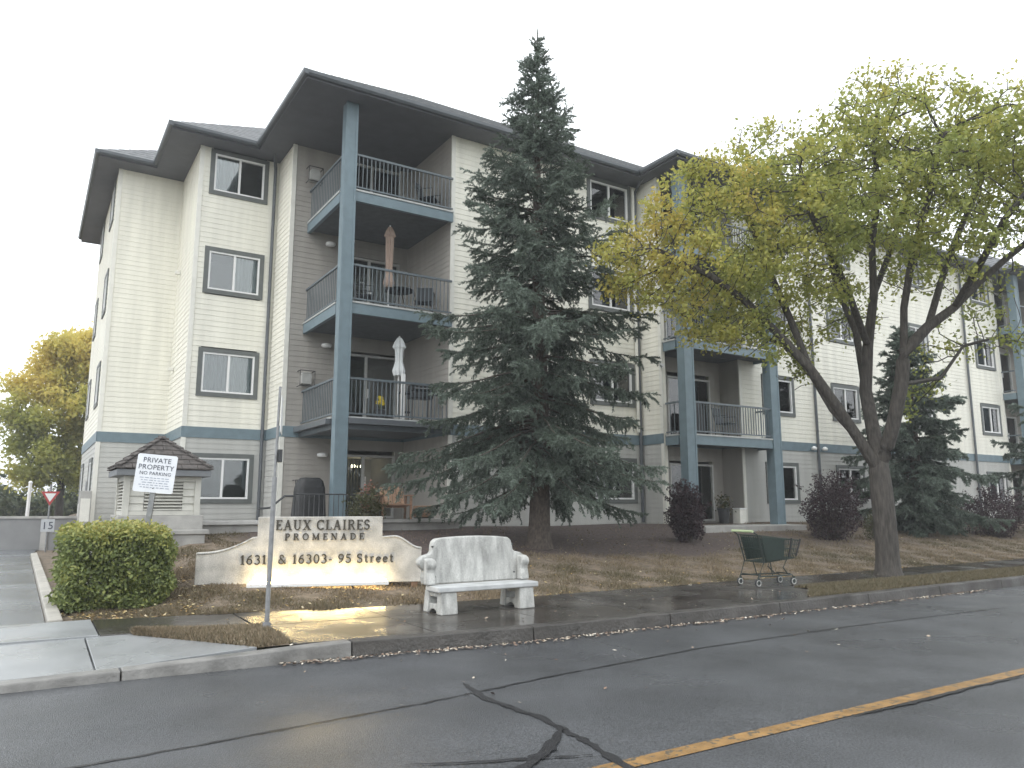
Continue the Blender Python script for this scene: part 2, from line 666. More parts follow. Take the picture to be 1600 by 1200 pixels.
# pavement slabs (the walk itself, and the wider bus pad out to the kerb)
walk = MB().add([(-60, 9.3, 0.05), (60, 8.25, 0.05), (60, 9.45, 0.05), (-60, 10.3, 0.05)], [(0, 1, 2, 3)])
walk = walk.build('sidewalk', M_WALK)
tag(walk, kind='structure')
for i in range(-3, 26):
    a = 0.75 + 1.5 * i
    b = a + 1.5 - 0.014
    dz = random.uniform(-0.004, 0.004)
    MB().hexa([(a, walk_near(a), 0.02), (b, walk_near(b), 0.02), (b, walk_far(b), 0.02), (a, walk_far(a), 0.02),
               (a, walk_near(a), 0.128 + dz), (b, walk_near(b), 0.128 + dz), (b, walk_far(b), 0.135 + dz), (a, walk_far(a), 0.135 + dz)]).build('paving_slab', M_WALK if i >= 0 else M_APRON, walk, bevel=0.006)
padx = [2.3, 3.75, 5.25, 6.75, 8.25, 9.6, 10.6]
for a, b in zip(padx[:-1], padx[1:]):
    b2 = b - 0.014
    dz = random.uniform(-0.004, 0.003)
    ca, cb = kerb_y(a) + 0.185, kerb_y(b2) + 0.185
    if b > 10:
        cb = walk_near(b2) - 0.35
    MB().hexa([(a, ca, 0.02), (b2, cb, 0.02), (b2, walk_near(b2) - 0.014, 0.02), (a, walk_near(a) - 0.014, 0.02),
               (a, ca, 0.124 + dz), (b2, cb, 0.124 + dz), (b2, walk_near(b2) - 0.014, 0.128 + dz), (a, walk_near(a) - 0.014, 0.128 + dz)]).build('paving_slab', M_WALK, walk, bevel=0.006)

# driveway apron slabs, driveway and its kerb
apron = MB().add([(-8, 7.62, 0.03), (1.9, 7.6, 0.03), (1.0, 9.2, 0.03), (-8, 9.25, 0.03)], [(0, 1, 2, 3)]).build('driveway_apron', M_APRON)
tag(apron, kind='structure')
ax = [-5.0, -3.5, -2.0, -0.75, 0.62]
for a, b in zip(ax[:-1], ax[1:]):
    b2 = b - 0.014
    MB().hexa([(a, 7.63, 0), (b2, 7.63, 0), (b2, 9.2, 0), (a, 9.2, 0), (a, 7.63, 0.05), (b2, 7.63, 0.05), (b2, 9.2, 0.115), (a, 9.2, 0.115)]).build('apron_slab', M_APRON, apron, bevel=0.006)
MB().add([(0.62, 7.63, 0), (1.95, 7.6, 0), (1.0, 9.1, 0), (0.62, 9.2, 0), (0.62, 7.63, 0.05), (1.95, 7.6, 0.125), (1.0, 9.1, 0.118), (0.62, 9.2, 0.115)],
         [(0, 3, 2, 1), (4, 5, 6, 7), (0, 1, 5, 4), (1, 2, 6, 5), (2, 3, 7, 6), (3, 0, 4, 7)]).build('apron_slab', M_APRON, apron, bevel=0.006)
tag(MB().add([(-6, 10.3, 0.075), (0.3, 10.3, 0.085), (0.18, 24, 0.10), (0.5, 29.5, 0.10), (-6, 29.5, 0.10)], [(0, 1, 2, 3, 4)]).build('driveway', M_DRIVE), kind='structure')
dk = MB().hexa([(0.31, 10.36, 0), (0.47, 10.36, 0), (0.35, 24, 0), (0.19, 24, 0), (0.31, 10.36, 0.15), (0.46, 10.36, 0.16), (0.34, 24, 0.2), (0.20, 24, 0.18)]).build('driveway_kerb', mat('drive_kerb', (0.36, 0.34, 0.30), 0.6, 0.2, 4, 0.2, 40), bevel=0.015)
tag(dk, kind='structure')

# ------------------------------------------------------------------ apartment building
ZB, BAND0, BAND1, ZT = 0.80, 3.14, 3.42, 11.03
bld = thing('apartment_building', 'four storey cream sided apartment block with blue grey balconies and stepped dark hip roofs', 'building', (5.3, 19.4, ZB))
COURSE = 0.14


def TY(p):
    return lambda a, d, z: (a, p - d, z)


def TX(p):
    return lambda a, d, z: (p - d, a, z)


BOARD_MESH = {}
NBOARD = [0]


def split_rows(a0, a1, z0, z1, ops):
    cuts = [(o[0] + 0.05, o[1] - 0.05) for o in ops if o[2] + 0.05 < z1 and o[3] - 0.05 > z0]
    segs, cur = [], a0
    for c0, c1 in sorted(cuts):
        if c0 - cur > 0.02:
            segs.append((cur, min(c0, a1)))
        cur = max(cur, c1)
    if a1 - cur > 0.02:
        segs.append((cur, a1))
    return segs


def wall(axis, p, a0, a1, ops=(), single=False, band=True, z0=ZB, z1=ZT, c0=False, c1=False, um=None):
    """One wall face: backing panel with openings, lap boards, belt band, corner trims. ops = (a0,a1,z0,z1) outer trim boxes."""
    T = TY(p) if axis == 'Y' else TX(p)
    core = MB()
    zs = sorted({z0, z1} | {o[2] + 0.06 for o in ops} | {o[3] - 0.06 for o in ops})
    zs = [z for z in zs if z0 <= z <= z1]
    for za, zb in zip(zs[:-1], zs[1:]):
        for s0, s1 in split_rows(a0, a1, za + 0.0, zb, [(o[0] + 0.01, o[1] - 0.01, o[2], o[3]) for o in ops]):
            core.tbox(T, s0, s1, -0.14, 0.0, za, zb)
    wl = core.build('wall', M_SIDE_UP, bld)
    um = um or M_SIDE_UP
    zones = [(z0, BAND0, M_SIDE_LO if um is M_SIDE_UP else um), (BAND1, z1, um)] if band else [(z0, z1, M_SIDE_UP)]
    bulk = {}
    for za, zb, m in zones:
        n = int(round((zb - za) / COURSE))
        h = (zb - za) / n
        for r in range(n):
            zr = za + r * h
            for s0, s1 in split_rows(a0, a1, zr, zr + h, ops):
                if single:
                    key = (axis, round(s1 - s0, 3), round(h, 4), m.name)
                    if key not in BOARD_MESH:
                        ln = s1 - s0
                        T0 = TY(0) if axis == 'Y' else TX(0)
                        mb = MB()
                        mb.hexa([T0(0, -0.002, 0), T0(ln, -0.002, 0), T0(ln, 0.014, 0), T0(0, 0.014, 0),
                                 T0(0, -0.002, h + 0.004), T0(ln, -0.002, h + 0.004), T0(ln, 0.005, h + 0.004), T0(0, 0.005, h + 0.004)])
                        me = mb.mesh('siding_board')
                        me.materials.append(m)
                        BOARD_MESH[key] = me
                    o = bpy.data.objects.new('siding_board', BOARD_MESH[key])
                    link(o, wl)
                    o.location = Vector(T(s0, 0, zr)) - OFF[bld.name]
                    NBOARD[0] += 1
                else:
                    mb = bulk.setdefault(m.name, (MB(), m))[0]
                    mb.hexa([T(s0, -0.002, zr), T(s1, -0.002, zr), T(s1, 0.014, zr), T(s0, 0.014, zr),
                             T(s0, -0.002, zr + h + 0.004), T(s1, -0.002, zr + h + 0.004), T(s1, 0.005, zr + h + 0.004), T(s0, 0.005, zr + h + 0.004)])
    for mb, m in bulk.values():
        mb.build('siding', m, wl, kind='stuff')
    if band:
        MB().tbox(T, a0, a1, -0.01, 0.032, BAND0, BAND1).build('belt_band', M_BLUE, wl)
    for flag, a, sg in ((c0, a0, 1), (c1, a1, -1)):
        if flag:
            lo, hi = sorted((a - sg * 0.026, a + sg * 0.085))
            mb = MB()
            if band:
                mb.tbox(T, lo, hi, -0.01, 0.028, z0, BAND0)
                mb.tbox(T, lo, hi, -0.01, 0.028, BAND1, z1)
            else:
                mb.tbox(T, lo, hi, -0.01, 0.028, z0, z1)
            mb.build('corner_trim', M_CORNER, wl)
    return wl


def window(axis, p, a0, a1, z0, z1, left='dark', right='dark', tw=0.115, depth=1.1):
    T = TY(p) if axis == 'Y' else TX(p)
    fr = MB()
    i0, i1, j0, j1 = a0 + tw, a1 - tw, z0 + tw, z1 - tw
    fwid = 0.045
    fr.tbox(T, i0, i1, -0.06, 0.030, j0, j0 + fwid)
    fr.tbox(T, i0, i1, -0.06, 0.030, j1 - fwid, j1)
    fr.tbox(T, i0, i0 + fwid, -0.06, 0.028, j0 + fwid, j1 - fwid)
    fr.tbox(T, i1 - fwid, i1, -0.06, 0.028, j0 + fwid, j1 - fwid)
    mid = (i0 + i1) / 2
    fr.tbox(T, mid - 0.028, mid + 0.028, -0.06, 0.024, j0 + fwid, j1 - fwid)
    wo_ = fr.build('window', M_WHITE, bld)
    tm = MB()
    tm.tbox(T, a0, a1, -0.01, 0.045, z1 - tw, z1)
    tm.tbox(T, a0, a1, -0.01, 0.045, z0, z0 + tw)
    tm.tbox(T, a0, a0 + tw, -0.01, 0.042, z0 + tw, z1 - tw)
    tm.tbox(T, a1 - tw, a1, -0.01, 0.042, z0 + tw, z1 - tw)
    tm.build('trim', M_TRIM, wo_)
    for b0, b1, dd in ((i0 + fwid, mid - 0.028, -0.012), (mid + 0.028, i1 - fwid, -0.03)):
        MB().tbox(T, b0, b1, dd - 0.006, dd, j0 + fwid, j1 - fwid).build('pane', GLASS, wo_)
    # room behind: five inward faces
    q = [T(i0 - 0.2, -0.15, j0 - 0.5), T(i1 + 0.2, -0.15, j0 - 0.5), T(i1 + 0.2, -depth, j0 - 0.5), T(i0 - 0.2, -depth, j0 - 0.5),
         T(i0 - 0.2, -0.15, j1 + 0.03), T(i1 + 0.2, -0.15, j1 + 0.03), T(i1 + 0.2, -depth, j1 + 0.03), T(i0 - 0.2, -depth, j1 + 0.03)]
    MB().add(q, [(0, 3, 2, 1), (4, 5, 6, 7), (1, 2, 6, 5), (2, 3, 7, 6), (3, 0, 4, 7)]).build('room', M_ROOM, wo_)
    for side, b0, b1 in ((left, i0 + 0.01, mid), (right, mid, i1 - 0.01)):
        if side == 'dark':
            continue
        curtain(T, b0, b1, j0 + 0.02, j1 - 0.02, M_CURT if side == 'white' else M_CURTG, wo_)
    return wo_


def curtain(T, b0, b1, z0, z1, m, parent, d=-0.095, name='curtain', fold=0.09):
    mb = MB()
    n = max(6, int((b1 - b0) / 0.025))
    vs_, fs = [], []
    for i in range(n + 1):
        a = b0 + (b1 - b0) * i / n
        dd = d + 0.018 * math.sin(2 * math.pi * (a / fold)) + 0.006 * math.sin(7 * a)
        vs_ += [T(a, dd, z0), T(a, dd, z1)]
        if i:
            fs.append((2 * i - 2, 2 * i, 2 * i + 1, 2 * i - 1))
    mb.add(vs_, fs)
    return mb.build(name, m, parent)


def patio_door(p, a0, a1, z0, z1, left='blinds', right='dark', flip=False):
    T = TY(p)
    fr = MB()
    fw_ = 0.055
    fr.tbox(T, a0, a1, -0.08, 0.035, z1 - fw_, z1)
    fr.tbox(T, a0, a1, -0.08, 0.035, z0, z0 + fw_)
    fr.tbox(T, a0, a0 + fw_, -0.08, 0.032, z0 + fw_, z1 - fw_)
    fr.tbox(T, a1 - fw_, a1, -0.08, 0.032, z0 + fw_, z1 - fw_)
    mid = (a0 + a1) / 2
    fr.tbox(T, mid - 0.035, mid + 0.035, -0.08, 0.02, z0 + fw_, z1 - fw_)
    d = fr.build('patio_door', mat('door_frame', (0.52, 0.52, 0.50), 0.45, 0.08), bld)
    for b0, b1, dd in ((a0 + fw_, mid - 0.035, -0.02), (mid + 0.035, a1 - fw_, -0.04)):
        MB().tbox(T, b0, b1, dd - 0.006, dd, z0 + fw_, z1 - fw_).build('pane', GLASS, d)
    q = [T(a0 - 0.3, -0.15, z0 - 0.01), T(a1 + 0.2, -0.15, z0 - 0.01), T(a1 + 0.2, -2.2, z0 - 0.01), T(a0 - 0.3, -2.2, z0 - 0.01),
         T(a0 - 0.3, -0.15, z1 + 0.02), T(a1 + 0.2, -0.15, z1 + 0.02), T(a1 + 0.2, -2.2, z1 + 0.02), T(a0 - 0.3, -2.2, z1 + 0.02)]
    MB().add(q, [(0, 3, 2, 1), (4, 5, 6, 7), (1, 2, 6, 5), (2, 3, 7, 6), (3, 0, 4, 7)]).build('room', M_ROOM, d)
    for side, b0, b1 in ((left, a0 + fw_, mid), (right, mid, a1 - fw_)):
        if side == 'blinds':
            x = b0
            mb = MB()
            while x < b1 - 0.05:
                mb.add([T(x, -0.14, z0 + 0.1), T(x + 0.075, -0.19, z0 + 0.1), T(x + 0.075, -0.19, z1 - 0.1), T(x, -0.14, z1 - 0.1)], [(0, 1, 2, 3)])
                x += 0.085
            mb.build('vertical_blinds', M_CURTG, d, kind='stuff')
        elif side in ('white', 'grey'):
            curtain(T, b0, b1, z0 + 0.05, z1 - 0.08, M_CURT if side == 'white' else M_CURTG, d)
    MB().tbox(T, mid + 0.05, mid + 0.075, 0.0, 0.045, z0 + 0.85, z0 + 1.1).build('handle', M_WHITE, d)
    return d


FL = [0.0, 2.75, 5.5, 8.25]
WB = 1.47
# wall A (leftmost front) and the end wall
wall('Y', 23.6, 1.48, 3.2, single=True, c0=True)
a_side = []
for f in FL:
    a_side += [(24.35, 25.55, WB + f, WB + 1.28 + f), (28.2, 29.3, WB + f, WB + 1.28 + f)]
wall('X', 1.48, 23.6, 30.1, a_side)
for k, o in enumerate(a_side):
    window('X', 1.48, *o, left='white', right='white' if k % 3 else 'grey')
wall('X', 3.2, 20.8, 23.6)
# wall B with the four windows of the bay
ops = [(3.45, 5.0, WB + f, WB + 1.28 + f) for f in FL]
wall('Y', 20.8, 3.2, 5.3, ops, single=True, c0=True)
sty = [('dark', 'dark'), ('grey', 'white'), ('dark', 'white'), ('grey', 'dark')]
for o, s in zip(ops, sty):
    window('Y', 20.8, *o, left=s[0], right=s[1])
# wall C, balcony back wall
wall('X', 5.3, 19.4, 20.8)
DECK = [3.42, 6.13, 8.88]
dops = [(6.62, 8.42, 1.08, 2.75)] + [(6.62, 8.42, z + 0.02, z + 2.05) for z in DECK]
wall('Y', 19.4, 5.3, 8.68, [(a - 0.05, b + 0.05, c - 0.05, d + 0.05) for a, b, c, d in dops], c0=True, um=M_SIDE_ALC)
dd = patio_door(19.4, *dops[0], left='blinds', right='dark')
patio_door(19.4, *dops[1], left='dark', right='dark')
patio_door(19.4, *dops[2], left='dark', right='grey')
patio_door(19.4, *dops[3], left='grey', right='grey')
# wall D
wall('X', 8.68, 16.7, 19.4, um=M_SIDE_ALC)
ops = [(13.1, 14.75, WB + f, WB + 1.28 + f) for f in FL]
wall('Y', 16.7, 8.68, 15.0, ops, single=True, c0=True)
for o, s in zip(ops, [('grey', 'dark'), ('dark', 'grey'), ('grey', 'grey'), ('grey', 'grey')]):
    window('Y', 16.7, *o, left=s[0], right=s[1])


def wing(x):
    """The balcony step of the long wing: return wall, alcove, two posts and the decks, starting at x."""
    wall('X', x, 15.8, 16.7, c0=True)
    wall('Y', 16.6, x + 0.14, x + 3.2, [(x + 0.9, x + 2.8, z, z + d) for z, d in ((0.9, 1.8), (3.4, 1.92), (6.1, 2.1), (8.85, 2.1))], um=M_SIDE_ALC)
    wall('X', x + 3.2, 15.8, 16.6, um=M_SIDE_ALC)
    for z, h, l, r in ((0.95, 1.70, 'white', 'dark'), (3.44, 1.83, 'white', 'dark'), (6.15, 2.0, 'white', 'dark'), (8.9, 2.0, 'grey', 'dark')):
        patio_door(16.6, x + 0.95, x + 2.75, z, z + h, left=l, right=r)


wing(15.0)
wing(34.3)
ops = [(a, a + 1.55, WB + f, WB + 1.28 + f) for f in FL for a in (19.2, 22.7, 27.4, 32.4)]
wall('Y', 15.8, 18.2, 34.3, ops, c0=True, c1=False)
for k, o in enumerate(ops):
    window('Y', 15.8, *o, left=('dark', 'grey', 'dark')[k % 3], right=('white', 'grey', 'white', 'dark')[k % 4])
wall('Y', 15.8, 37.5, 47.0)
# interior mass that closes the body to light
MB().box(9.6, 46.5, 19.0, 29.8, ZB, 11.0).build('core', M_ROOM, bld)
MB().box(4.2, 9.3, 22.8, 29.6, ZB, 11.0).build('core', M_ROOM, bld)

# foundations, visible below the boards
fnd = MB()
fnd.box(8.70, 15.02, 16.72, 17.0, 0.3, ZB)
fnd.box(18.2, 34.3, 15.82, 16.0, 0.3, ZB)
fnd.box(3.22, 5.32, 20.82, 21.0, 0.0, ZB)
fnd.box(1.50, 3.1, 23.62, 23.9, 0.0, ZB)
fnd.box(1.50, 1.8, 23.92, 30.0, 0.0, ZB)
fnd.box(34.4, 47.0, 16.75, 17.0, 0.3, ZB)
fnd.build('foundation', M_CONC, bld)

# eaves: one soffit slab following the stepped outline, gutters, hip roofs
OUT = [(0.9, 31.3), (0.9, 23.0), (2.38, 23.0), (2.38, 20.2), (4.59, 20.2), (4.59, 16.02), (14.56, 16.02), (14.56, 14.46), (19.6, 14.46), (19.6, 15.15),
       (33.86, 15.15), (33.86, 14.46), (38.9, 14.46), (38.9, 15.15), (47.5, 15.15), (47.5, 31.3)]
MB().prism(OUT, lambda x, y: (x, y, ZT + 0.001), lambda x, y: (x, y, 11.185)).build('soffit', M_SOFFIT, bld)
for (x0, y0), (x1, y1) in zip(OUT[:-1], OUT[1:]):
    mb = MB()
    if abs(x0 - x1) < 1e-6:
        s = -1 if y1 < y0 else 1
        xa, xb = (x0 - 0.11, x0 - 0.002)
        if y1 > y0:      # right-facing eave
            xa, xb = (x0 + 0.002, x0 + 0.11)
        lo, hi = min(y0, y1), max(y0, y1)
        lo -= 0.11 if True else 0
        prof = [(0, 0.0), (0.075, 0.0), (0.11, 0.05), (0.11, 0.125), (0.0, 0.125)]
        if y1 > y0:
            mb.prism(prof, lambda u, v: (x0 + 0.002 + u, lo, 11.075 + v), lambda u, v: (x0 + 0.002 + u, hi - 0.12, 11.075 + v))
        else:
            mb.prism(prof, lambda u, v: (x0 - 0.002 - u, lo, 11.075 + v), lambda u, v: (x0 - 0.002 - u, hi - 0.12, 11.075 + v))
    else:
        prof = [(0, 0.0), (0.075, 0.0), (0.11, 0.05), (0.11, 0.125), (0.0, 0.125)]
        mb.prism(prof, lambda u, v: (x0 + 0.003, y0 - 0.002 - u, 11.072 + v), lambda u, v: (x1 - 0.003, y0 - 0.002 - u, 11.072 + v))
    mb.build('gutter', M_GUTTER, bld)


def shingle_mat():
    m = bpy.data.materials.new('asphalt_shingles')
    m.use_nodes = True
    t = m.node_tree
    N, L = t.nodes, t.links
    b = N['Principled BSDF']
    g = N.new('ShaderNodeNewGeometry')
    n1 = N.new('ShaderNodeTexNoise')
    n1.inputs['Scale'].default_value = 8
    n1.inputs['Detail'].default_value = 9
    L.new(g.outputs['Position'], n1.inputs['Vector'])
    r = N.new('ShaderNodeValToRGB')
    r.color_ramp.elements[0].position, r.color_ramp.elements[0].color = 0.35, (0.075, 0.08, 0.085, 1)
    r.color_ramp.elements[1].position, r.color_ramp.elements[1].color = 0.7, (0.17, 0.175, 0.18, 1)
    L.new(n1.outputs[0], r.inputs[0])
    L.new(r.outputs[0], b.inputs['Base Color'])
    b.inputs['Roughness'].default_value = 0.6
    return m


M_SHIN = shingle_mat()
SL = 0.65
rf = MB()


def hip(x0, x1, y0, y1, steps=True):
    """Hip roof in lapped courses so that the shingle rows are real steps."""
    d = min(x1 - x0, y1 - y0) / 2
    n = int(d / 0.28) if steps else 1
    for k in range(n):
        i0, i1 = d * k / n, d * (k + 1) / n
        za, zb = 11.2 + SL * i0 + 0.012, 11.2 + SL * i1 + 0.002
        a = [(x0 + i0, y0 + i0), (x1 - i0, y0 + i0), (x1 - i0, y1 - i0), (x0 + i0, y1 - i0)]
        c = [(x0 + i1, y0 + i1), (x1 - i1, y0 + i1), (x1 - i1, y1 - i1), (x0 + i1, y1 - i1)]
        vs_ = [(x, y, za - 0.014) for x, y in a] + [(x, y, za) for x, y in a] + [(x, y, zb) for x, y in c]
        fs = []
        for q in range(4):
            q2 = (q + 1) % 4
            fs += [(q, q2, q2 + 4, q + 4), (q + 4, q2 + 4, q2 + 8, q + 8)]
        rf.add(vs_, fs)


hip(0.84, 24.0, 22.94, 31.35)
hip(2.32, 22.0, 20.14, 30.9)
hip(4.53, 30.0, 15.96, 26.3)
hip(14.50, 19.66, 14.40, 24.0)
hip(15.2, 47.6, 15.09, 27.0)
hip(33.80, 38.96, 14.40, 24.0)
roof = rf.build('roof', M_SHIN, bld)


def downspout(pts, m=M_GUTTER):
    mb = MB()
    for a, b in zip(pts[:-1], pts[1:]):
        mb.tube([a, b], 0.045, 8)
    mb.build('downspout', m, bld)


downspout([(5.0, 20.25, 11.06), (5.17, 20.72, 10.8), (5.17, 20.72, 0.95)])
downspout([(14.75, 16.1, 11.06), (14.89, 16.62, 10.8), (14.89, 16.62, 0.95)])
downspout([(14.80, 16.61, 10.9), (14.80, 16.61, 3.5)], M_CORNER)
downspout([(21.75, 15.25, 11.06), (21.75, 15.72, 10.8), (21.75, 15.72, 0.95)])
downspout([(31.6, 15.25, 11.06), (31.6, 15.72, 10.8), (31.6, 15.72, 0.95)])

# balconies
BAL_MESH = {}


def baluster_mesh(h):
    k = round(h, 3)
    if k not in BAL_MESH:
        me = MB().box(-0.009, 0.009, -0.009, 0.009, 0, h).mesh('baluster')
        me.materials.append(M_RAIL)
        BAL_MESH[k] = me
    return BAL_MESH[k]


def balcony(x0, x1, y0, y1, z, posts, side_left=True, side_right=False, fas=None, bal=True, lip=False):
    """deck slab with edge beams, rails and balusters; y0 is the street edge."""
    fas = fas or M_BLUE
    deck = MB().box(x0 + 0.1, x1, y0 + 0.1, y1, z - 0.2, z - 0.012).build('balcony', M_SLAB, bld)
    mb = MB()
    xa = posts[0][1] if posts else x0
    xb = posts[1][0] if len(posts) > 1 else x1
    mb.box(xa + 0.002, xb - 0.002, y0, y0 + 0.09, z - 0.28, z - 0.03)
    mb.box(x0, x0 + 0.09, y0 + 0.3, y1, z - 0.28, z - 0.03)
    if side_right:
        mb.box(x1 - 0.09, x1, y0 + 0.3, y1, z - 0.28, z - 0.03)
    mb.build('edge_beam', fas, deck)
    mb = MB()
    mb.box(xa + 0.003, xb - 0.003, y0 - 0.02, y0 + 0.12, z - 0.03, z + 0.012)
    mb.box(x0 - 0.02, x0 + 0.12, y0 + 0.302, y1, z - 0.03, z + 0.012)
    if side_right:
        mb.box(x1 - 0.12, x1 + 0.02, y0 + 0.302, y1, z - 0.03, z + 0.012)
    mb.build('deck_edge', M_DECKEDGE, deck)
    if lip:
        mb = MB()
        mb.box(xa + 0.003, xb - 0.003, y0 - 0.14, y0 - 0.003, z - 0.16, z - 0.032)
        mb.box(x0 - 0.14, x0 - 0.003, y0 + 0.31, y1, z - 0.16, z - 0.032)
        mb.build('flashing', M_GUTTER, deck)
    ry = y0 + 0.05
    rails = MB()
    zt = z + 0.93
    rails.box(xa, xb, ry - 0.025, ry + 0.025, zt - 0.05, zt)
    rails.box(xa, xb, ry - 0.018, ry + 0.018, z + 0.07, z + 0.105)
    sides = [x0 + 0.05] + ([x1 - 0.05] if side_right else [])
    for sx in sides:
        rails.box(sx - 0.025, sx + 0.025, y0 + 0.3, y1, zt - 0.05, zt)
        rails.box(sx - 0.018, sx + 0.018, y0 + 0.3, y1, z + 0.07, z + 0.105)
    rails.build('railing', M_RAIL, deck)
    if bal:
        me = baluster_mesh(zt - 0.05 - z - 0.105)
        pos = []
        n = int((xb - xa) / 0.105)
        for k in range(1, n):
            pos.append((xa + (xb - xa) * k / n, ry))
        for sx in sides:
            n = int((y1 - y0 - 0.3) / 0.125)
            for k in range(1, n):
                pos.append((sx, y0 + 0.3 + (y1 - y0 - 0.3) * k / n))
        for px, py in pos:
            o = bpy.data.objects.new('baluster', me)
            link(o, deck)
            o.location = Vector((px, py, z + 0.105)) - OFF[bld.name]
    return deck


def column(x0, x1, y0, y1, z0, z1):
    mb = MB()
    mb.box(x0, x1, y0, y1, z0, z1)
    c = mb.build('column', M_BLUE, bld, bevel=0.012)
    tr = MB()
    for (a, b) in ((x0 - 0.012, x0 + 0.045), (x1 - 0.045, x1 + 0.012)):
        tr.box(a, b, y0 - 0.012, y0 - 0.001, z0, z1)
    tr.build('corner_trim', M_BLUE, c)


pc = (5.72, 6.0)
column(pc[0], pc[1], 16.50, 16.78, 0.95, ZT)
for k, z in enumerate(DECK):
    balcony(5.74, 8.66, 16.56, 19.37, z, [pc], fas=M_BLUE if k else mat('dark_flashing_paint', (0.07, 0.085, 0.095), 0.5, 0.15), lip=(k == 0))
for x, full in ((15.0, True), (34.3, False)):
    pl, pr = (x + 0.06, x + 0.40), (x + 3.6, x + 3.94)
    column(pl[0], pl[1], 14.95, 15.24, 0.75, ZT)
    column(pr[0], pr[1], 14.95, 15.24, 0.75, ZT)
    for k, z in enumerate((3.36, 6.05, 8.84)):
        balcony(x + 0.05, x + 3.95, 14.98, 16.58 if False else 15.78, z, [pl, pr], side_right=True, bal=(full and k < 3))
        MB().box(x + 0.16, x + 3.18, 15.80, 16.58, z - 0.2, z - 0.012).build('balcony_floor', M_SLAB, bld)
# pale column strip at the second alcove and patio slab in front of it
MB().box(15.0, 19.1, 14.35, 15.78, 0.70, 0.87).build('patio_slab', M_CONC, bld, bevel=0.01)
MB().box(34.3, 38.4, 14.35, 15.78, 0.70, 0.87).build('patio_slab', M_CONC, bld, bevel=0.01)
MB().box(15.15, 18.19, 15.79, 16.58, 0.70, 0.88).build('patio_slab', M_CONC, bld)


# wall fittings on the balcony back wall: heater sleeves in wire guards, round lights
def vent_box(x, z):
    b = MB()
    b.box(x - 0.13, x + 0.13, 19.17, 19.378, z - 0.14, z + 0.12)
    b.prism([(x - 0.13, z + 0.12), (x + 0.13, z + 0.12), (x + 0.09, z + 0.17), (x - 0.09, z + 0.17)], lambda u, v: (u, 19.19, v), lambda u, v: (u, 19.37, v))
    o = b.build('heater_vent', mat('vent_grey', (0.40, 0.40, 0.38), 0.5, 0.1), bld, bevel=0.01)
    g = MB()
    for dx in (-0.19, 0.19):
        g.tube([(x + dx, 19.37, z - 0.2), (x + dx, 19.12, z - 0.2), (x + dx, 19.12, z + 0.2), (x + dx, 19.37, z + 0.2)], 0.012, 6)
    g.tube([(x - 0.19, 19.12, z - 0.2), (x + 0.19, 19.12, z - 0.2)], 0.012, 6)
    g.tube([(x - 0.19, 19.12, z + 0.2), (x + 0.19, 19.12, z + 0.2)], 0.012, 6)
    g.build('wire_guard', M_DARKMETAL, o)


for z in (10.2, 4.65, 1.85):
    vent_box(5.84, z)
for z in (8.37, 5.58, 2.70):
    MB().lathe([(0.03, 0), (0.11, 0.005), (0.14, 0.05), (0.13, 0.09), (0.06, 0.11)], (6.35, 19.25, z - 0.05), 14).build('wall_light', M_WHITE, bld, smooth=True)
# small sensor lights
for T, a, z in ((TX(3.2), 22.9, 8.0), (TX(3.2), 22.9, 5.2)):
    MB().tbox(T, a - 0.05, a + 0.05, 0.02, 0.16, z - 0.05, z + 0.05).build('dryer_vent', M_CORNER, bld, bevel=0.01)
for a in (21.45, 22.0):
    MB().lathe([(0.02, 0), (0.08, 0.01), (0.09, 0.08), (0.03, 0.13)], (a, 15.66, 3.18), 12).build('floodlight', M_WHITE, bld, smooth=True)
MB().box(15.14 - 0.25, 15.14 - 0.15, 15.7, 15.79, 5.3, 5.4).build('dryer_vent', M_WHITE, bld)
# lit chandelier seen through the ground floor door
chan = thing('chandelier', 'lit chandelier glowing behind the ground floor patio door', 'lamp', (7.95, 21.0, 2.66))
cb = MB()
cb.tube([(0, 0, 0.05), (0, 0, -0.18)], 0.01, 6)
for k in range(5):
    a = 2 * math.pi * k / 5
    cb.tube([(0, 0, -0.18), (0.09 * math.cos(a), 0.09 * math.sin(a), -0.22), (0.14 * math.cos(a), 0.14 * math.sin(a), -0.17)], 0.008, 5)
cb.build('stem', M_DARKMETAL, chan, world=False)
for k in range(5):
    a = 2 * math.pi * k / 5
    MB().lathe([(0.008, -0.03), (0.03, -0.02), (0.036, 0.02), (0.01, 0.055)], (0.14 * math.cos(a), 0.14 * math.sin(a), -0.14), 10).build('bulb', emit('bulb_glow', (1, 0.86, 0.6), 9.0), chan, world=False, smooth=True)

# ------------------------------------------------------------------ podium, retaining wall and patio fence
pod = MB()
pod.box(2.78, 8.5, 15.75, 19.3, 0.2, 1.05)
pod = pod.build('patio_podium', M_CONC, bevel=0.015)
tag(pod, 'low concrete terrace in front of the ground floor patio door', 'terrace')
OFF[pod.name] = Vector((0, 0, 0))
MB().box(2.72, 8.56, 15.66, 15.86, 1.052, 1.13).build('cap', mat('cap_concrete', (0.46, 0.45, 0.43), 0.6, 0.15, 4, 0.2, 40), pod, bevel=0.012)

rw = MB()
rw.box(0.95, 2.76, 14.72, 14.9, -0.05, 0.92)
rw.box(2.60, 2.76, 14.902, 15.64, 0.1, 0.92)
rw = rw.build('retaining_wall', M_CONC, bevel=0.012)
OFF[rw.name] = Vector((0, 0, 0))
tag(rw, 'low grey concrete retaining wall below the louvred vent house', 'wall')
MB().box(0.9, 2.82, 14.68, 14.98, 0.922, 1.0).build('cap', M_CONC, rw, bevel=0.01)

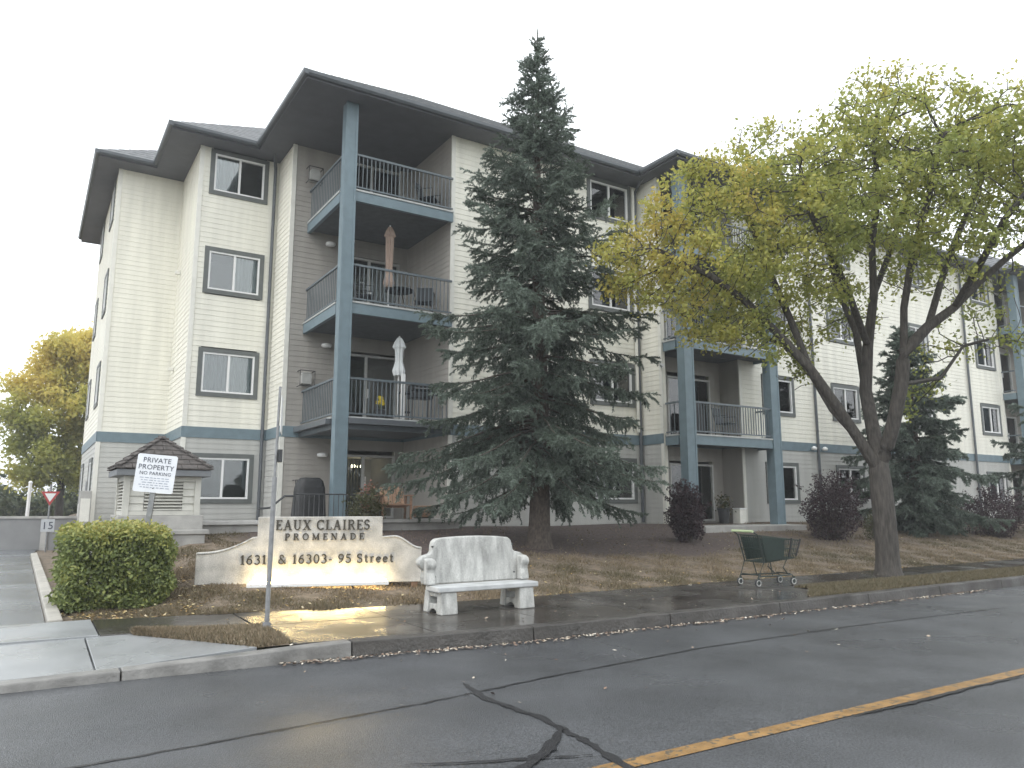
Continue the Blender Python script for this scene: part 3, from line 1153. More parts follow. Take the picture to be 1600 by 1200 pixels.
vh = thing('vent_house', 'small grey louvred vent house with dark shingled pyramid roof', 'vent house', (2.06, 15.68, 0.95))
VX0, VX1, VY0, VY1 = 1.42, 2.70, 15.05, 16.35
MB().box(VX0 - 0.06, VX1 + 0.06, VY0 - 0.06, VY1 + 0.06, 0.6, 1.25).build('plinth', M_CONC, vh, bevel=0.012)
mb = MB()
M_VH = mat('vent_siding', (0.52, 0.51, 0.46), 0.6, 0.1)
for (a0, a1) in ((VX0, VX0 + 0.10), (VX1 - 0.10, VX1)):
    for (b0, b1) in ((VY0, VY0 + 0.10), (VY1 - 0.10, VY1)):
        MB().box(a0, a1, b0, b1, 1.252, 1.95).build('corner_post', M_VH, vh)
for z0, z1 in ((1.255, 1.33), (1.86, 1.95)):
    b = MB()
    b.box(VX0 + 0.10, VX1 - 0.10, VY0 + 0.02, VY0 + 0.08, z0, z1)
    b.box(VX0 + 0.02, VX0 + 0.08, VY0 + 0.10, VY1 - 0.10, z0, z1)
    b.box(VX1 - 0.08, VX1 - 0.02, VY0 + 0.10, VY1 - 0.10, z0, z1)
    b.box(VX0 + 0.10, VX1 - 0.10, VY1 - 0.08, VY1 - 0.02, z0, z1)
    b.build('rail', M_VH, vh)
for k in range(4):      # lap boards beside the front louvre
    z = 1.335 + k * 0.131
    for a0, a1 in ((VX0 + 0.10, VX0 + 0.34), (VX1 - 0.30, VX1 - 0.10)):
        MB().hexa([(a0, VY0 + 0.03, z), (a1, VY0 + 0.03, z), (a1, VY0 + 0.08, z), (a0, VY0 + 0.08, z),
                   (a0, VY0 + 0.055, z + 0.129), (a1, VY0 + 0.055, z + 0.129), (a1, VY0 + 0.08, z + 0.129), (a0, VY0 + 0.08, z + 0.129)]).build('siding_board', M_VH, vh)
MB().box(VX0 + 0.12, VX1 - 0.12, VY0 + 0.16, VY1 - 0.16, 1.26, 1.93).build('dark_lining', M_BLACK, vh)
for k in range(9):      # louvre slats, front and left side
    z = 1.34 + k * 0.058
    MB().hexa([(VX0 + 0.345, VY0 + 0.02, z), (VX1 - 0.305, VY0 + 0.02, z), (VX1 - 0.305, VY0 + 0.11, z + 0.045), (VX0 + 0.345, VY0 + 0.11, z + 0.045),
               (VX0 + 0.345, VY0 + 0.02, z + 0.014), (VX1 - 0.305, VY0 + 0.02, z + 0.014), (VX1 - 0.305, VY0 + 0.11, z + 0.058), (VX0 + 0.345, VY0 + 0.11, z + 0.058)]).build('louvre_slat', M_VH, vh)
    MB().hexa([(VX0 + 0.02, VY0 + 0.11, z), (VX0 + 0.11, VY0 + 0.11, z + 0.045), (VX0 + 0.11, VY1 - 0.11, z + 0.045), (VX0 + 0.02, VY1 - 0.11, z),
               (VX0 + 0.02, VY0 + 0.11, z + 0.014), (VX0 + 0.11, VY0 + 0.11, z + 0.058), (VX0 + 0.11, VY1 - 0.11, z + 0.058), (VX0 + 0.02, VY1 - 0.11, z + 0.014)]).build('louvre_slat', M_VH, vh)
rx0, rx1, ry0, ry1 = VX0 - 0.14, VX1 + 0.14, VY0 - 0.14, VY1 + 0.14
MB().box(rx0, rx1, ry0, ry1, 1.952, 2.06).build('fascia', mat('vent_fascia', (0.16, 0.17, 0.18), 0.6, 0.1), vh, bevel=0.006)
M_SHB = mat('brown_shingle', (0.085, 0.075, 0.07), 0.7, 0.4, 14, 0.4, 60)
cx, cy = (rx0 + rx1) / 2, (ry0 + ry1) / 2
d = (rx1 - rx0) / 2 + 0.03
NR = 7
vroof = MB().box(rx0 + 0.1, rx1 - 0.1, ry0 + 0.1, ry1 - 0.1, 2.062, 2.075).build('roof', M_SHB, vh)
sh = {}
RISE = 0.62
for k in range(NR):
    i0, i1 = d * k / NR, d * (k + 1) / NR
    for side in range(4):
        half0, half1 = d - i0, d - i1
        n = max(1, int(round(half0 * 2 / 0.28)))
        for q in range(n):
            u0, u1 = -half0 + 2 * half0 * q / n, -half0 + 2 * half0 * (q + 1) / n
            t0, t1 = max(-half1, min(half1, u0)), max(-half1, min(half1, u1))
            g = 0.004
            za, zb = 2.075 + RISE * i0 / d, 2.075 + RISE * i1 / d

            def R(u, v, z):
                p = [(u, -v), (v, u), (-u, v), (-v, -u)][side]
                return (cx + p[0], cy + p[1], z)
            if abs(t1 - t0) < 0.01:
                t1 = t0 + 0.005
            MB().hexa([R(u0 + g, half0, za), R(u1 - g, half0, za), R(t1 - g, half1, zb - 0.01), R(t0 + g, half1, zb - 0.01),
                       R(u0 + g, half0 + 0.004, za + 0.02 + 0.006 * ((q + k) % 2)), R(u1 - g, half0 + 0.004, za + 0.02 + 0.006 * ((q + k) % 2)), R(t1 - g, half1, zb + 0.004), R(t0 + g, half1, zb + 0.004)]).build('shingle', M_SHB, vroof)
for sx, sy in ((-1, -1), (1, -1), (1, 1), (-1, 1)):     # hip caps
    for k in range(NR):
        i0, i1 = d * k / NR, d * (k + 1) / NR + 0.02
        za, zb = 2.095 + RISE * i0 / d, 2.10 + RISE * min(i1, d) / d
        p0 = Vector((cx + sx * (d - i0), cy + sy * (d - i0), za + 0.02))
        p1 = Vector((cx + sx * max(0, d - i1), cy + sy * max(0, d - i1), zb - 0.002))
        MB().hexa([p0 + Vector((-sx * 0.09, 0, 0.015)), p0, p1, p1 + Vector((-sx * 0.07, 0, 0.0)),
                   p0 + Vector((-sx * 0.09, 0, 0.035)), p0 + Vector((0, 0, 0.03)), p1 + Vector((0, 0, 0.015)), p1 + Vector((-sx * 0.07, 0, 0.015))]).build('hip_cap', M_SHB, vroof)

# black metal patio fence with handrail
fence = thing('patio_fence', 'short black metal picket fence beside the ground floor terrace', 'fence', (5.3, 16.3, 1.05))
mb = MB()
mb.tube([(4.70, 15.95, 1.66), (6.4, 15.95, 1.66)], 0.016, 6)
mb.tube([(4.70, 15.95, 1.16), (6.4, 15.95, 1.16)], 0.013, 6)
mb.tube([(4.70, 15.95, 1.06), (4.70, 15.95, 1.7)], 0.02, 6)
mb.tube([(6.4, 15.95, 1.06), (6.4, 15.95, 1.7)], 0.02, 6)
mb.build('frame', M_DARKMETAL, fence)
me = MB().tube([(0, 0, 0), (0, 0, 0.5)], 0.009, 5).mesh('picket')
me.materials.append(M_DARKMETAL)
for k in range(1, 16):
    o = bpy.data.objects.new('picket', me)
    link(o, fence)
    o.location = Vector((4.70 + 1.7 * k / 16, 15.95, 1.16)) - OFF[fence.name]
MB().tube([(4.70, 15.95, 1.62), (4.5, 15.95, 1.62), (4.2, 15.9, 1.38), (3.95, 15.9, 1.36)], 0.022, 8).build('handrail', M_DARKMETAL, fence)

# ------------------------------------------------------------------ monument sign
# stroke lettering in a bold roman: each glyph a list of (polyline, width) strokes in a unit-height box
def arc(cx_, cy_, rx_, ry_, a0, a1, n=14):
    return [(cx_ + rx_ * math.cos(rad(a0 + (a1 - a0) * i / n)), cy_ + ry_ * math.sin(rad(a0 + (a1 - a0) * i / n))) for i in range(n + 1)]


TH, TN, SE = 0.19, 0.085, 0.075
GL = {
    'E': (0.66, [([(0.18, 0), (0.18, 1)], TH), ([(0.04, 0.96), (0.62, 0.96)], SE), ([(0.04, 0.04), (0.64, 0.04)], SE), ([(0.18, 0.52), (0.46, 0.52)], TN), ([(0.60, 1.0), (0.60, 0.78)], SE), ([(0.62, 0), (0.62, 0.25)], SE), ([(0.46, 0.42), (0.46, 0.62)], SE)]),
    'A': (0.86, [([(0.14, 0.02), (0.42, 0.98)], TN), ([(0.42, 1.0), (0.70, 0.02)], TH), ([(0.24, 0.34), (0.58, 0.34)], TN), ([(0.0, 0.035), (0.28, 0.035)], SE), ([(0.54, 0.035), (0.86, 0.035)], SE)]),
    'U': (0.84, [([(0.18, 1), (0.18, 0.32)], TH), (arc(0.42, 0.32, 0.24, 0.28, 180, 360), 0.12), ([(0.66, 0.32), (0.66, 1)], TN), ([(0.02, 0.965), (0.34, 0.965)], SE), ([(0.52, 0.965), (0.80, 0.965)], SE)]),
    'X': (0.86, [([(0.16, 0.98), (0.68, 0.02)], TH), ([(0.70, 0.98), (0.14, 0.02)], TN), ([(0.0, 0.965), (0.34, 0.965)], SE), ([(0.54, 0.965), (0.84, 0.965)], SE), ([(0.0, 0.035), (0.30, 0.035)], SE), ([(0.52, 0.035), (0.86, 0.035)], SE)]),
    'C': (0.80, [(arc(0.44, 0.5, 0.36, 0.45, 50, 310, 20), 0.15), ([(0.70, 0.98), (0.70, 0.70)], SE), ([(0.70, 0.02), (0.70, 0.22)], SE)]),
    'L': (0.64, [([(0.18, 0), (0.18, 1)], TH), ([(0.02, 0.965), (0.36, 0.965)], SE), ([(0.02, 0.04), (0.60, 0.04)], SE), ([(0.58, 0), (0.58, 0.28)], SE)]),
    'I': (0.40, [([(0.2, 0), (0.2, 1)], TH), ([(0.03, 0.965), (0.37, 0.965)], SE), ([(0.03, 0.035), (0.37, 0.035)], SE)]),
    'R': (0.80, [([(0.18, 0), (0.18, 1)], TH), ([(0.04, 0.965), (0.40, 0.965)], SE), (arc(0.38, 0.735, 0.24, 0.225, 90, -90), 0.13), ([(0.18, 0.51), (0.40, 0.51)], TN), ([(0.40, 0.52), (0.70, 0.02)], 0.16), ([(0.02, 0.035), (0.34, 0.035)], SE), ([(0.58, 0.035), (0.80, 0.035)], SE)]),
    'S': (0.64, [(arc(0.32, 0.74, 0.22, 0.22, 40, 270, 14) + arc(0.32, 0.27, 0.23, 0.24, 90, -140, 14)[1:], 0.14), ([(0.52, 0.98), (0.52, 0.74)], SE), ([(0.09, 0.02), (0.09, 0.28)], SE)]),
    'P': (0.70, [([(0.18, 0), (0.18, 1)], TH), ([(0.04, 0.965), (0.40, 0.965)], SE), (arc(0.38, 0.72, 0.25, 0.24, 90, -90), 0.13), ([(0.18, 0.48), (0.40, 0.48)], TN), ([(0.02, 0.035), (0.36, 0.035)], SE)]),
    'O': (0.86, [(arc(0.43, 0.5, 0.35, 0.45, 0, 360, 26), 0.14)]),
    'M': (1.02, [([(0.16, 0.02), (0.16, 0.98)], TN), ([(0.18, 0.98), (0.50, 0.06)], 0.16), ([(0.50, 0.06), (0.82, 0.98)], TN), ([(0.84, 0), (0.84, 1)], TH), ([(0.0, 0.965), (0.26, 0.965)], SE), ([(0.76, 0.965), (1.0, 0.965)], SE), ([(0.02, 0.035), (0.30, 0.035)], SE), ([(0.70, 0.035), (1.0, 0.035)], SE)]),
    'N': (0.90, [([(0.16, 0), (0.16, 1)], TN), ([(0.18, 0.98), (0.72, 0.02)], TH), ([(0.74, 0), (0.74, 1)], TN), ([(0.0, 0.965), (0.26, 0.965)], SE), ([(0.60, 0.965), (0.88, 0.965)], SE), ([(0.02, 0.035), (0.30, 0.035)], SE)]),
    'D': (0.84, [([(0.18, 0), (0.18, 1)], TH), ([(0.04, 0.96), (0.40, 0.96)], SE), ([(0.04, 0.04), (0.40, 0.04)], SE), (arc(0.36, 0.5, 0.38, 0.455, 90, -90, 16), 0.13)]),
    '1': (0.46, [([(0.25, 0), (0.25, 1)], TH), ([(0.06, 0.78), (0.25, 0.97)], TN), ([(0.06, 0.035), (0.44, 0.035)], SE)]),
    '6': (0.66, [(arc(0.33, 0.30, 0.24, 0.26, 0, 360, 20), 0.13), ([(0.10, 0.34), (0.16, 0.62), (0.30, 0.84), (0.54, 0.97)], 0.13)]),
    '3': (0.62, [(arc(0.28, 0.74, 0.22, 0.22, 150, -90, 14), 0.13), (arc(0.28, 0.27, 0.25, 0.25, 90, -150, 14), 0.13)]),
    '0': (0.66, [(arc(0.33, 0.5, 0.24, 0.46, 0, 360, 22), 0.14)]),
    '9': (0.66, [(arc(0.33, 0.70, 0.24, 0.26, 0, 360, 20), 0.13), ([(0.56, 0.66), (0.50, 0.38), (0.36, 0.16), (0.12, 0.03)], 0.13)]),
    '5': (0.62, [([(0.14, 0.95), (0.54, 0.95)], 0.11), ([(0.15, 0.96), (0.12, 0.54)], 0.09), (arc(0.27, 0.32, 0.26, 0.27, 120, -150, 16), 0.13)]),
    '&': (0.90, [(arc(0.38, 0.78, 0.17, 0.18, -30, 230, 14), 0.11), ([(0.26, 0.64), (0.78, 0.03)], 0.15), (arc(0.34, 0.26, 0.24, 0.24, 110, 330, 14), 0.12), ([(0.53, 0.12), (0.76, 0.5)], 0.08)]),
    '-': (0.44, [([(0.06, 0.38), (0.38, 0.38)], 0.11)]),
    't': (0.46, [([(0.2, 0.86), (0.2, 0.14), (0.28, 0.05), (0.42, 0.08)], 0.14), ([(0.04, 0.62), (0.42, 0.62)], TN)]),
    'r': (0.52, [([(0.17, 0), (0.17, 0.66)], 0.15), (arc(0.34, 0.46, 0.17, 0.18, 170, 50, 8), 0.11), ([(0.02, 0.035), (0.34, 0.035)], SE), ([(0.02, 0.63), (0.2, 0.63)], SE)]),
    'e': (0.58, [(arc(0.29, 0.33, 0.22, 0.29, 10, 320, 18), 0.12), ([(0.08, 0.37), (0.50, 0.37)], 0.08)]),
}


def glyph_mesh(ch, size, depth=0.018):
    wd, strokes = GL[ch]
    mb = MB()
    for k, (pl, sw) in enumerate(strokes):
        h = sw / 2
        n = len(pl)
        L_, R_ = [], []
        for i in range(n):
            a = Vector(pl[max(0, i - 1)])
            b = Vector(pl[min(n - 1, i + 1)])
            if n > 3 and pl[0] == pl[-1] and i in (0, n - 1):
                a, b = Vector(pl[-2]), Vector(pl[1])
            dv = (b - a).normalized()
            nv = Vector((-dv.y, dv.x))
            p = Vector(pl[i])
            L_.append(p + nv * h)
            R_.append(p - nv * h)
        dz = depth + 0.0006 * k
        vs_, fs = [], []
        for i in range(n):
            for q, z in ((L_[i], 0), (R_[i], 0), (L_[i], 1), (R_[i], 1)):
                vs_.append((q.x * size, -dz * z, q.y * size))
            if i:
                o = 4 * i
                fs += [(o - 2, o - 1, o + 3, o + 2), (o - 4, o - 2, o + 2, o), (o - 1, o - 3, o + 1, o + 3)]
        fs += [(0, 1, 3, 2), (4 * n - 4, 4 * n - 2, 4 * n - 1, 4 * n - 3)]
        mb.add(vs_, fs)
    return mb


M_LET = mat('bronze_letters', (0.045, 0.04, 0.03), 0.45, 0.3, 20)
M_SIGN = mat('sign_panel', (0.49, 0.47, 0.43), 0.75, 0.30, 4, 0.3, 50, detail=12, speck=0.2)
SROT = -rad(19)
sign = thing('monument_sign', 'pale monument sign with curved shoulders, dark serif lettering and a lit bar below', 'sign', (2.10, 11.77, 0.16), SROT)
sign.scale = (0.955, 1, 0.98)
# local frame: x along the sign from its left end, y away from the street, z up from ground
SB, SW, SM, ST = 0.16, 0.62, 0.85, 1.13
outl = [(0, SB), (3.36, SB - 0.02), (3.36, SW + 0.04)]
for i in range(13):
    t = i / 12
    outl.append((3.36 - 0.42 * t, SW + 0.04 + 0.18 * (1 - math.cos(t * math.pi)) / 2))
outl += [(2.74, SM - 0.02), (2.74, ST), (0.86, ST), (0.86, SM - 0.01)]
for i in range(13):
    t = i / 12
    outl.append((0.78 - 0.72 * t, SM - 0.02 - 0.21 * (1 - (1 - t) ** 2)))
outl += [(0, SW)]
pn = MB().prism(outl, lambda u, v: (u, 0, v), lambda u, v: (u, 0.16, v)).build('panel', M_SIGN, sign, world=False, bevel=0.01)
# raised edge moulding of the shoulders
MB().tube([(2.76, -0.004, SM - 0.03)] + [(3.34 - 0.42 * (1 - i / 10), -0.004, SW + 0.03 + 0.18 * (1 - math.cos((1 - i / 10) * math.pi)) / 2) for i in range(11)], 0.014, 6).build('edge_moulding', M_CONCW, sign, world=False)
MB().tube([(0.02, -0.004, SW - 0.01)] + [(0.78 - 0.72 * (1 - i / 10), -0.004, SM - 0.035 - 0.21 * (1 - (i / 10) ** 2)) for i in range(11)], 0.014, 6).build('edge_moulding', M_CONCW, sign, world=False)



def letter_row(txt, x0, x1, z, size, sp=0.12, depth=0.018):
    tot = 0
    for ch in txt:
        tot += (0.42 if ch == ' ' else GL[ch][0] + sp)
    k = (x1 - x0) / (tot * size)
    x = x0
    for ch in txt:
        if ch == ' ':
            x += 0.42 * size * k
            continue
        mb = glyph_mesh(ch, size, depth)
        o = mb.build('letter', M_LET, sign, world=False)
        o.location = (x, -0.001, z)
        o.scale = (min(1.25, max(0.8, k)), 1, 1)
        x += (GL[ch][0] + sp) * size * k


letter_row('EAUX CLAIRES', 1.12, 2.56, 0.935, 0.15)
letter_row('PROMENADE', 1.26, 2.50, 0.785, 0.10, 0.42)
letter_row('16311 & 16303- 95 Street', 0.63, 2.94, 0.44, 0.135, 0.14)
for x in (0.06, 0.68, 2.62, 3.26):
    MB().box(x - 0.05, x + 0.05, 0.03, 0.13, -0.25, SB + 0.02).build('post', M_WOOD, sign, world=False)
# the lit bar
bar = MB().box(0.76, 2.84, -0.24, -0.17, SB - 0.035, SB + 0.02).build('light_bar', M_WHITE, sign, world=False, bevel=0.01)
MB().tube([(0.80, -0.165, SB + 0.03), (2.80, -0.165, SB + 0.03)], 0.019, 8).build('tube', emit('warm_tube', (1.0, 0.76, 0.34), 30.0), bar, world=False)
for x in (1.30, 2.35):
    MB().tube([(x - 0.06, -0.2, SB - 0.03), (x - 0.03, -0.17, 0.06), (x + 0.04, -0.08, -0.1)], 0.018, 6).build('bracket', M_DARKMETAL, bar, world=False)

# ------------------------------------------------------------------ concrete bench
bench = thing('concrete_bench', 'weathered white concrete bench with tall solid back and scrolled arms on the wet pavement', 'bench', (5.0, 8.72, 0.128), rad(0.5))
hw = 0.79
bo = [(-hw + 0.06, 0.33), (hw - 0.05, 0.33), (hw - 0.045, 0.42), (hw - 0.07, 0.50), (hw - 0.02, 0.54), (hw + 0.01, 0.585), (hw + 0.0, 0.635), (hw - 0.06, 0.68), (hw - 0.15, 0.70), (hw - 0.18, 0.72), (hw - 0.19, 0.80), (hw - 0.205, 0.85), (hw - 0.25, 0.885), (hw - 0.4, 0.90)]
for i in range(1, 8):
    bo.append((hw - 0.4 - (2 * hw - 0.8) * i / 8, 0.90 + 0.012 * math.sin(math.pi * i / 8)))
bo += [(-x, z) for x, z in reversed(bo[2:14])]
MB().prism(bo, lambda u, v: (u, 0.10 + 0.12 * (v - 0.33), v), lambda u, v: (u, 0.21 + 0.12 * (v - 0.33), v)).build('backrest', M_CONCW, bench, world=False, bevel=0.018)
for sx in (-1, 1):
    # arms reach forward from the back with a rolled end
    ao = [(0.095, 0.335), (0.095, 0.655), (0.03, 0.648), (-0.02, 0.625), (-0.045, 0.585), (-0.035, 0.545), (-0.005, 0.52), (0.0, 0.48), (-0.02, 0.42), (-0.03, 0.335)]
    x0, x1 = sorted((sx * (hw - 0.16), sx * (hw - 0.035)))
    MB().prism(ao, lambda u, v: (x0, u, v), lambda u, v: (x1, u, v)).build('arm', M_CONCW, bench, world=False, bevel=0.02)
    lx = sx * 0.565
    a, b = lx - 0.105, lx + 0.105
    lg = MB()
    lg.hexa([(a - 0.015, -0.27, 0), (b + 0.01, -0.27, 0), (b + 0.01, -0.13, 0), (a - 0.015, -0.13, 0), (a, -0.25, 0.262), (b, -0.25, 0.262), (b, -0.13, 0.262), (a, -0.13, 0.262)])
    lg.hexa([(a - 0.015, 0.09, 0), (b + 0.01, 0.09, 0), (b + 0.01, 0.23, 0), (a - 0.015, 0.23, 0), (a, 0.09, 0.262), (b, 0.09, 0.262), (b, 0.21, 0.262), (a, 0.21, 0.262)])
    prof = [(-0.13, 0.005), (-0.10, 0.03), (-0.06, 0.048), (-0.02, 0.054), (0.02, 0.048), (0.06, 0.03), (0.09, 0.005), (0.09, 0.115), (-0.13, 0.115)]
    lg.prism(prof, lambda u, v: (a + 0.001, u, v), lambda u, v: (b - 0.001, u, v))
    lg.box(a + 0.001, b - 0.001, -0.13, 0.09, 0.20, 0.262)
    lg.build('leg', M_CONCW, bench, world=False, bevel=0.012)
MB().box(-hw + 0.07, hw - 0.05, -0.27, 0.10, 0.264, 0.33).build('seat', mat('bench_seat', (0.47, 0.48, 0.48), 0.5, 0.2, 4, 0.15, 40), bench, world=False, bevel=0.014)
for bx, bz in ((-0.60, 0.79), (0.60, 0.79), (-0.58, 0.42), (0.60, 0.43)):
    MB().tube([(bx, 0.10 + 0.12 * (bz - 0.33) - 0.006, bz), (bx, 0.12 + 0.12 * (bz - 0.33), bz)], 0.012, 8).build('bolt', M_DARKMETAL, bench, world=False)

# ------------------------------------------------------------------ bus stop pole (its panel seen edge-on)
pole = thing('bus_stop_pole', 'thin galvanised pole with an edge on sign plate before the monument sign', 'pole', (2.26, 8.47, 0.125))
MB().tube([(0, 0, -0.1), (0.01, 0, 1.62)], 0.026, 8).build('base_tube', M_GALV, pole, world=False)
MB().tube([(0.01, 0, 1.55), (0.025, 0, 2.62)], 0.015, 8).build('upper_tube', M_GALV, pole, world=False)
vdir = Vector((2.34, 8.45, 0)).normalized()
pr = Vector((vdir.y, -vdir.x, 0))
c = Vector((0.05, 0.0, 0))
pp = [c + vdir * s_ * 0.19 + pr * q for s_, q in ((-1, -0.006), (1, 0.012), (1, 0.018), (-1, 0.0))]
MB().hexa([(p.x, p.y, 2.1) for p in pp] + [(p.x, p.y, 2.5) for p in pp]).build('sign_plate', M_WHITE, pole, world=False)
MB().box(0.03, 0.07, -0.05, 0.05, 1.78, 1.92).build('small_plate', M_DARKMETAL, pole, world=False)
MB().lathe([(0.075, -0.02), (0.07, 0.025), (0.045, 0.05), (0.04, 0.09)], (0, 0, 0), 12).build('footing_collar', M_GALV, pole, world=False)

# ------------------------------------------------------------------ private property sign
ps = thing('private_property_sign', 'white private property no parking notice on a leaning post rising from the hedge', 'sign', (1.38, 12.05, 0.12), rot=(0, rad(5), rad(-22)))
MB().box(-0.035, 0.035, 0.012, 0.06, -0.1, 2.0).build('post', M_GALV, ps, world=False)
MB().prism([(-0.27, 1.52), (-0.25, 1.5), (0.25, 1.5), (0.27, 1.52), (0.27, 2.02), (0.25, 2.04), (-0.25, 2.04), (-0.27, 2.02)], lambda u, v: (u, 0.0, v), lambda u, v: (u, 0.008, v)).build('plate', mat('sign_white', (0.74, 0.76, 0.80), 0.4, 0.05), ps, world=False)
M_INK = mat('sign_ink', (0.06, 0.07, 0.10), 0.6, 0.3, 10)
for txt, z, sz in (('PRIVATE', 1.925, 0.098), ('PROPERTY', 1.825, 0.098), ('NO PARKING', 1.748, 0.068)):
    me = text_mesh(txt, sz, 0.0008)
    me.materials.append(M_INK)
    o = bpy.data.objects.new('lettering', me)
    link(o, ps)
    o.location = (0, -0.003, z)
    o.rotation_euler = (rad(90), 0, 0)
M_INK2 = mat('faded_ink', (0.34, 0.37, 0.45), 0.6, 0.3, 20)
for k in range(5):
    z = 1.70 - k * 0.034
    mb = MB()
    x = -0.2 + 0.02 * (k % 3)
    r = random.Random(k)
    while x < 0.2 - 0.02 * (k % 2):
        ln = r.uniform(0.02, 0.06)
        mb.box(x, x + ln, -0.0025, -0.001, z, z + 0.011)
        x += ln + 0.016
    mb.build('fine_print', M_INK2, ps, world=False, kind='stuff')
for z in (1.56, 1.98):
    MB().tube([(0, -0.004, z), (0, 0.004, z)], 0.009, 6).build('bolt', M_DARKMETAL, ps, world=False)

# ------------------------------------------------------------------ shopping cart
cart = thing('shopping_cart', 'abandoned dark green shopping cart standing on the pavement', 'shopping cart', (10.55, 8.72, 0.13), rad(-8))
cart.scale = (0.93, 0.93, 0.95)
M_CART = mat('dark_green_plastic', (0.007, 0.019, 0.014), 0.4, 0.3, 12)
M_CHROME = mat('dull_chrome', (0.03, 0.04, 0.036), 0.45, 0.2, 10, metal=0.2)


def bask(t, s_, zt):     # t along length 0 (handle) .. 1 (nose); s_ side -1..1; zt 0 bottom..1 top
    wd = 0.27 - 0.06 * t - (1 - zt) * 0.03
    x = -0.42 + 0.98 * t + (1 - zt) * (0.10 if t < 0.5 else -0.10 * (t - 0.5) * 2)
    z = (0.40 + 0.06 * t) * (1 - zt) + (0.86 - 0.10 * t) * zt
    return Vector((x, s_ * wd, z))


mb = MB()
for s_ in (-1, 1):
    for k in range(19):
        t = k / 18
        mb.tube([bask(t, s_, 0), bask(t, s_, 1)], 0.0055, 4)
    for zt in (0, 0.25, 0.5, 0.75, 1.0):
        mb.tube([bask(0, s_, zt), bask(1, s_, zt)], 0.009 if zt in (0, 1.0) else 0.006, 5)
mb.build('side_mesh', M_CART, cart, world=False, kind='stuff')
mb = MB()
for k in range(13):
    s_ = -1 + 2 * k / 12
    mb.tube([bask(0, s_, 0), bask(1, s_, 0)], 0.0055, 4)
for k in range(9):
    mb.tube([bask(k / 8, -1, 0), bask(k / 8, 1, 0)], 0.0055, 4)
mb.build('floor_mesh', M_CART, cart, world=False, kind='stuff')
mb = MB()
for t in (0.0, 1.0):
    for k in range(11):
        s_ = -1 + 2 * k / 10
        mb.tube([bask(t, s_, 0), bask(t, s_, 1)], 0.0055, 4)
    for zt in (0, 0.5, 1):
        mb.tube([bask(t, -1, zt), bask(t, 1, zt)], 0.008, 5)
mb.build('end_mesh', M_CART, cart, world=False, kind='stuff')
for s_ in (-1, 1):
    a0, a1, b0, b1 = bask(0.05, s_, 0.05), bask(0.62, s_, 0.05), bask(0.62, s_, 0.95), bask(0.05, s_, 0.95)
    n_ = Vector((0, s_ * 0.008, 0))
    MB().hexa([a0 + n_, a1 + n_, a1 + n_ * 2, a0 + n_ * 2, b0 + n_, b1 + n_, b1 + n_ * 2, b0 + n_ * 2]).build('side_panel', M_CART, cart, world=False)
for t in (0.78, 1.0):
    MB().tube([bask(t, -1.04, 0.1), bask(t, -1.04, 1.06)], 0.016, 6).build('bumper_bar', M_BLACK, cart, world=False)
MB().tube([(-0.56, -0.27, 0.93), (-0.56, 0.27, 0.93)], 0.022, 8).build('handle', mat('handle_grip', (0.42, 0.50, 0.30), 0.4, 0.1), cart, world=False)
fr = MB()
for s_ in (-1, 1):
    fr.tube([(-0.56, s_ * 0.25, 0.93), (-0.44, s_ * 0.26, 0.86), (-0.32, s_ * 0.25, 0.42), (-0.44, s_ * 0.23, 0.17), (-0.46, s_ * 0.23, 0.13)], 0.013, 6)
    fr.tube([(-0.44, s_ * 0.23, 0.17), (0.38, s_ * 0.17, 0.17), (0.40, s_ * 0.17, 0.13)], 0.013, 6)
    fr.tube([(0.30, s_ * 0.17, 0.17), (0.16, s_ * 0.19, 0.30), (0.24, s_ * 0.2, 0.44)], 0.012, 6)
    fr.tube([(-0.1, s_ * 0.2, 0.17), (-0.16, s_ * 0.22, 0.42)], 0.010, 6)
fr.tube([(-0.40, -0.23, 0.19), (-0.40, 0.23, 0.19)], 0.012, 6)
fr.tube([(0.34, -0.17, 0.19), (0.34, 0.17, 0.19)], 0.012, 6)
fr.build('frame', M_CHROME, cart, world=False)
M_WHEEL = mat('pale_wheel', (0.45, 0.45, 0.43), 0.5, 0.2)
for wx, wy in ((-0.46, -0.23), (-0.46, 0.23), (0.40, -0.17), (0.40, 0.17)):
    wh = MB().tube([(wx, wy - 0.016, 0.062), (wx, wy + 0.016, 0.062)], 0.062, 18).build('wheel', M_DARKMETAL, cart, world=False)
    rg = MB()
    pts = [(wx + 0.046 * math.cos(a), wy - 0.019, 0.062 + 0.046 * math.sin(a)) for a in [2 * math.pi * k / 16 for k in range(17)]]
    rg.tube(pts, 0.009, 6)
    rg.build('rim', M_WHEEL, wh, world=False)
    MB().hexa([(wx - 0.03, wy - 0.024, 0.06), (wx + 0.03, wy - 0.024, 0.06), (wx + 0.03, wy - 0.018, 0.06), (wx - 0.03, wy - 0.018, 0.06),
               (wx - 0.02, wy - 0.024, 0.15), (wx + 0.02, wy - 0.024, 0.15), (wx + 0.02, wy - 0.018, 0.15), (wx - 0.02, wy - 0.018, 0.15)]).build('caster_fork', M_CHROME, cart, world=False)

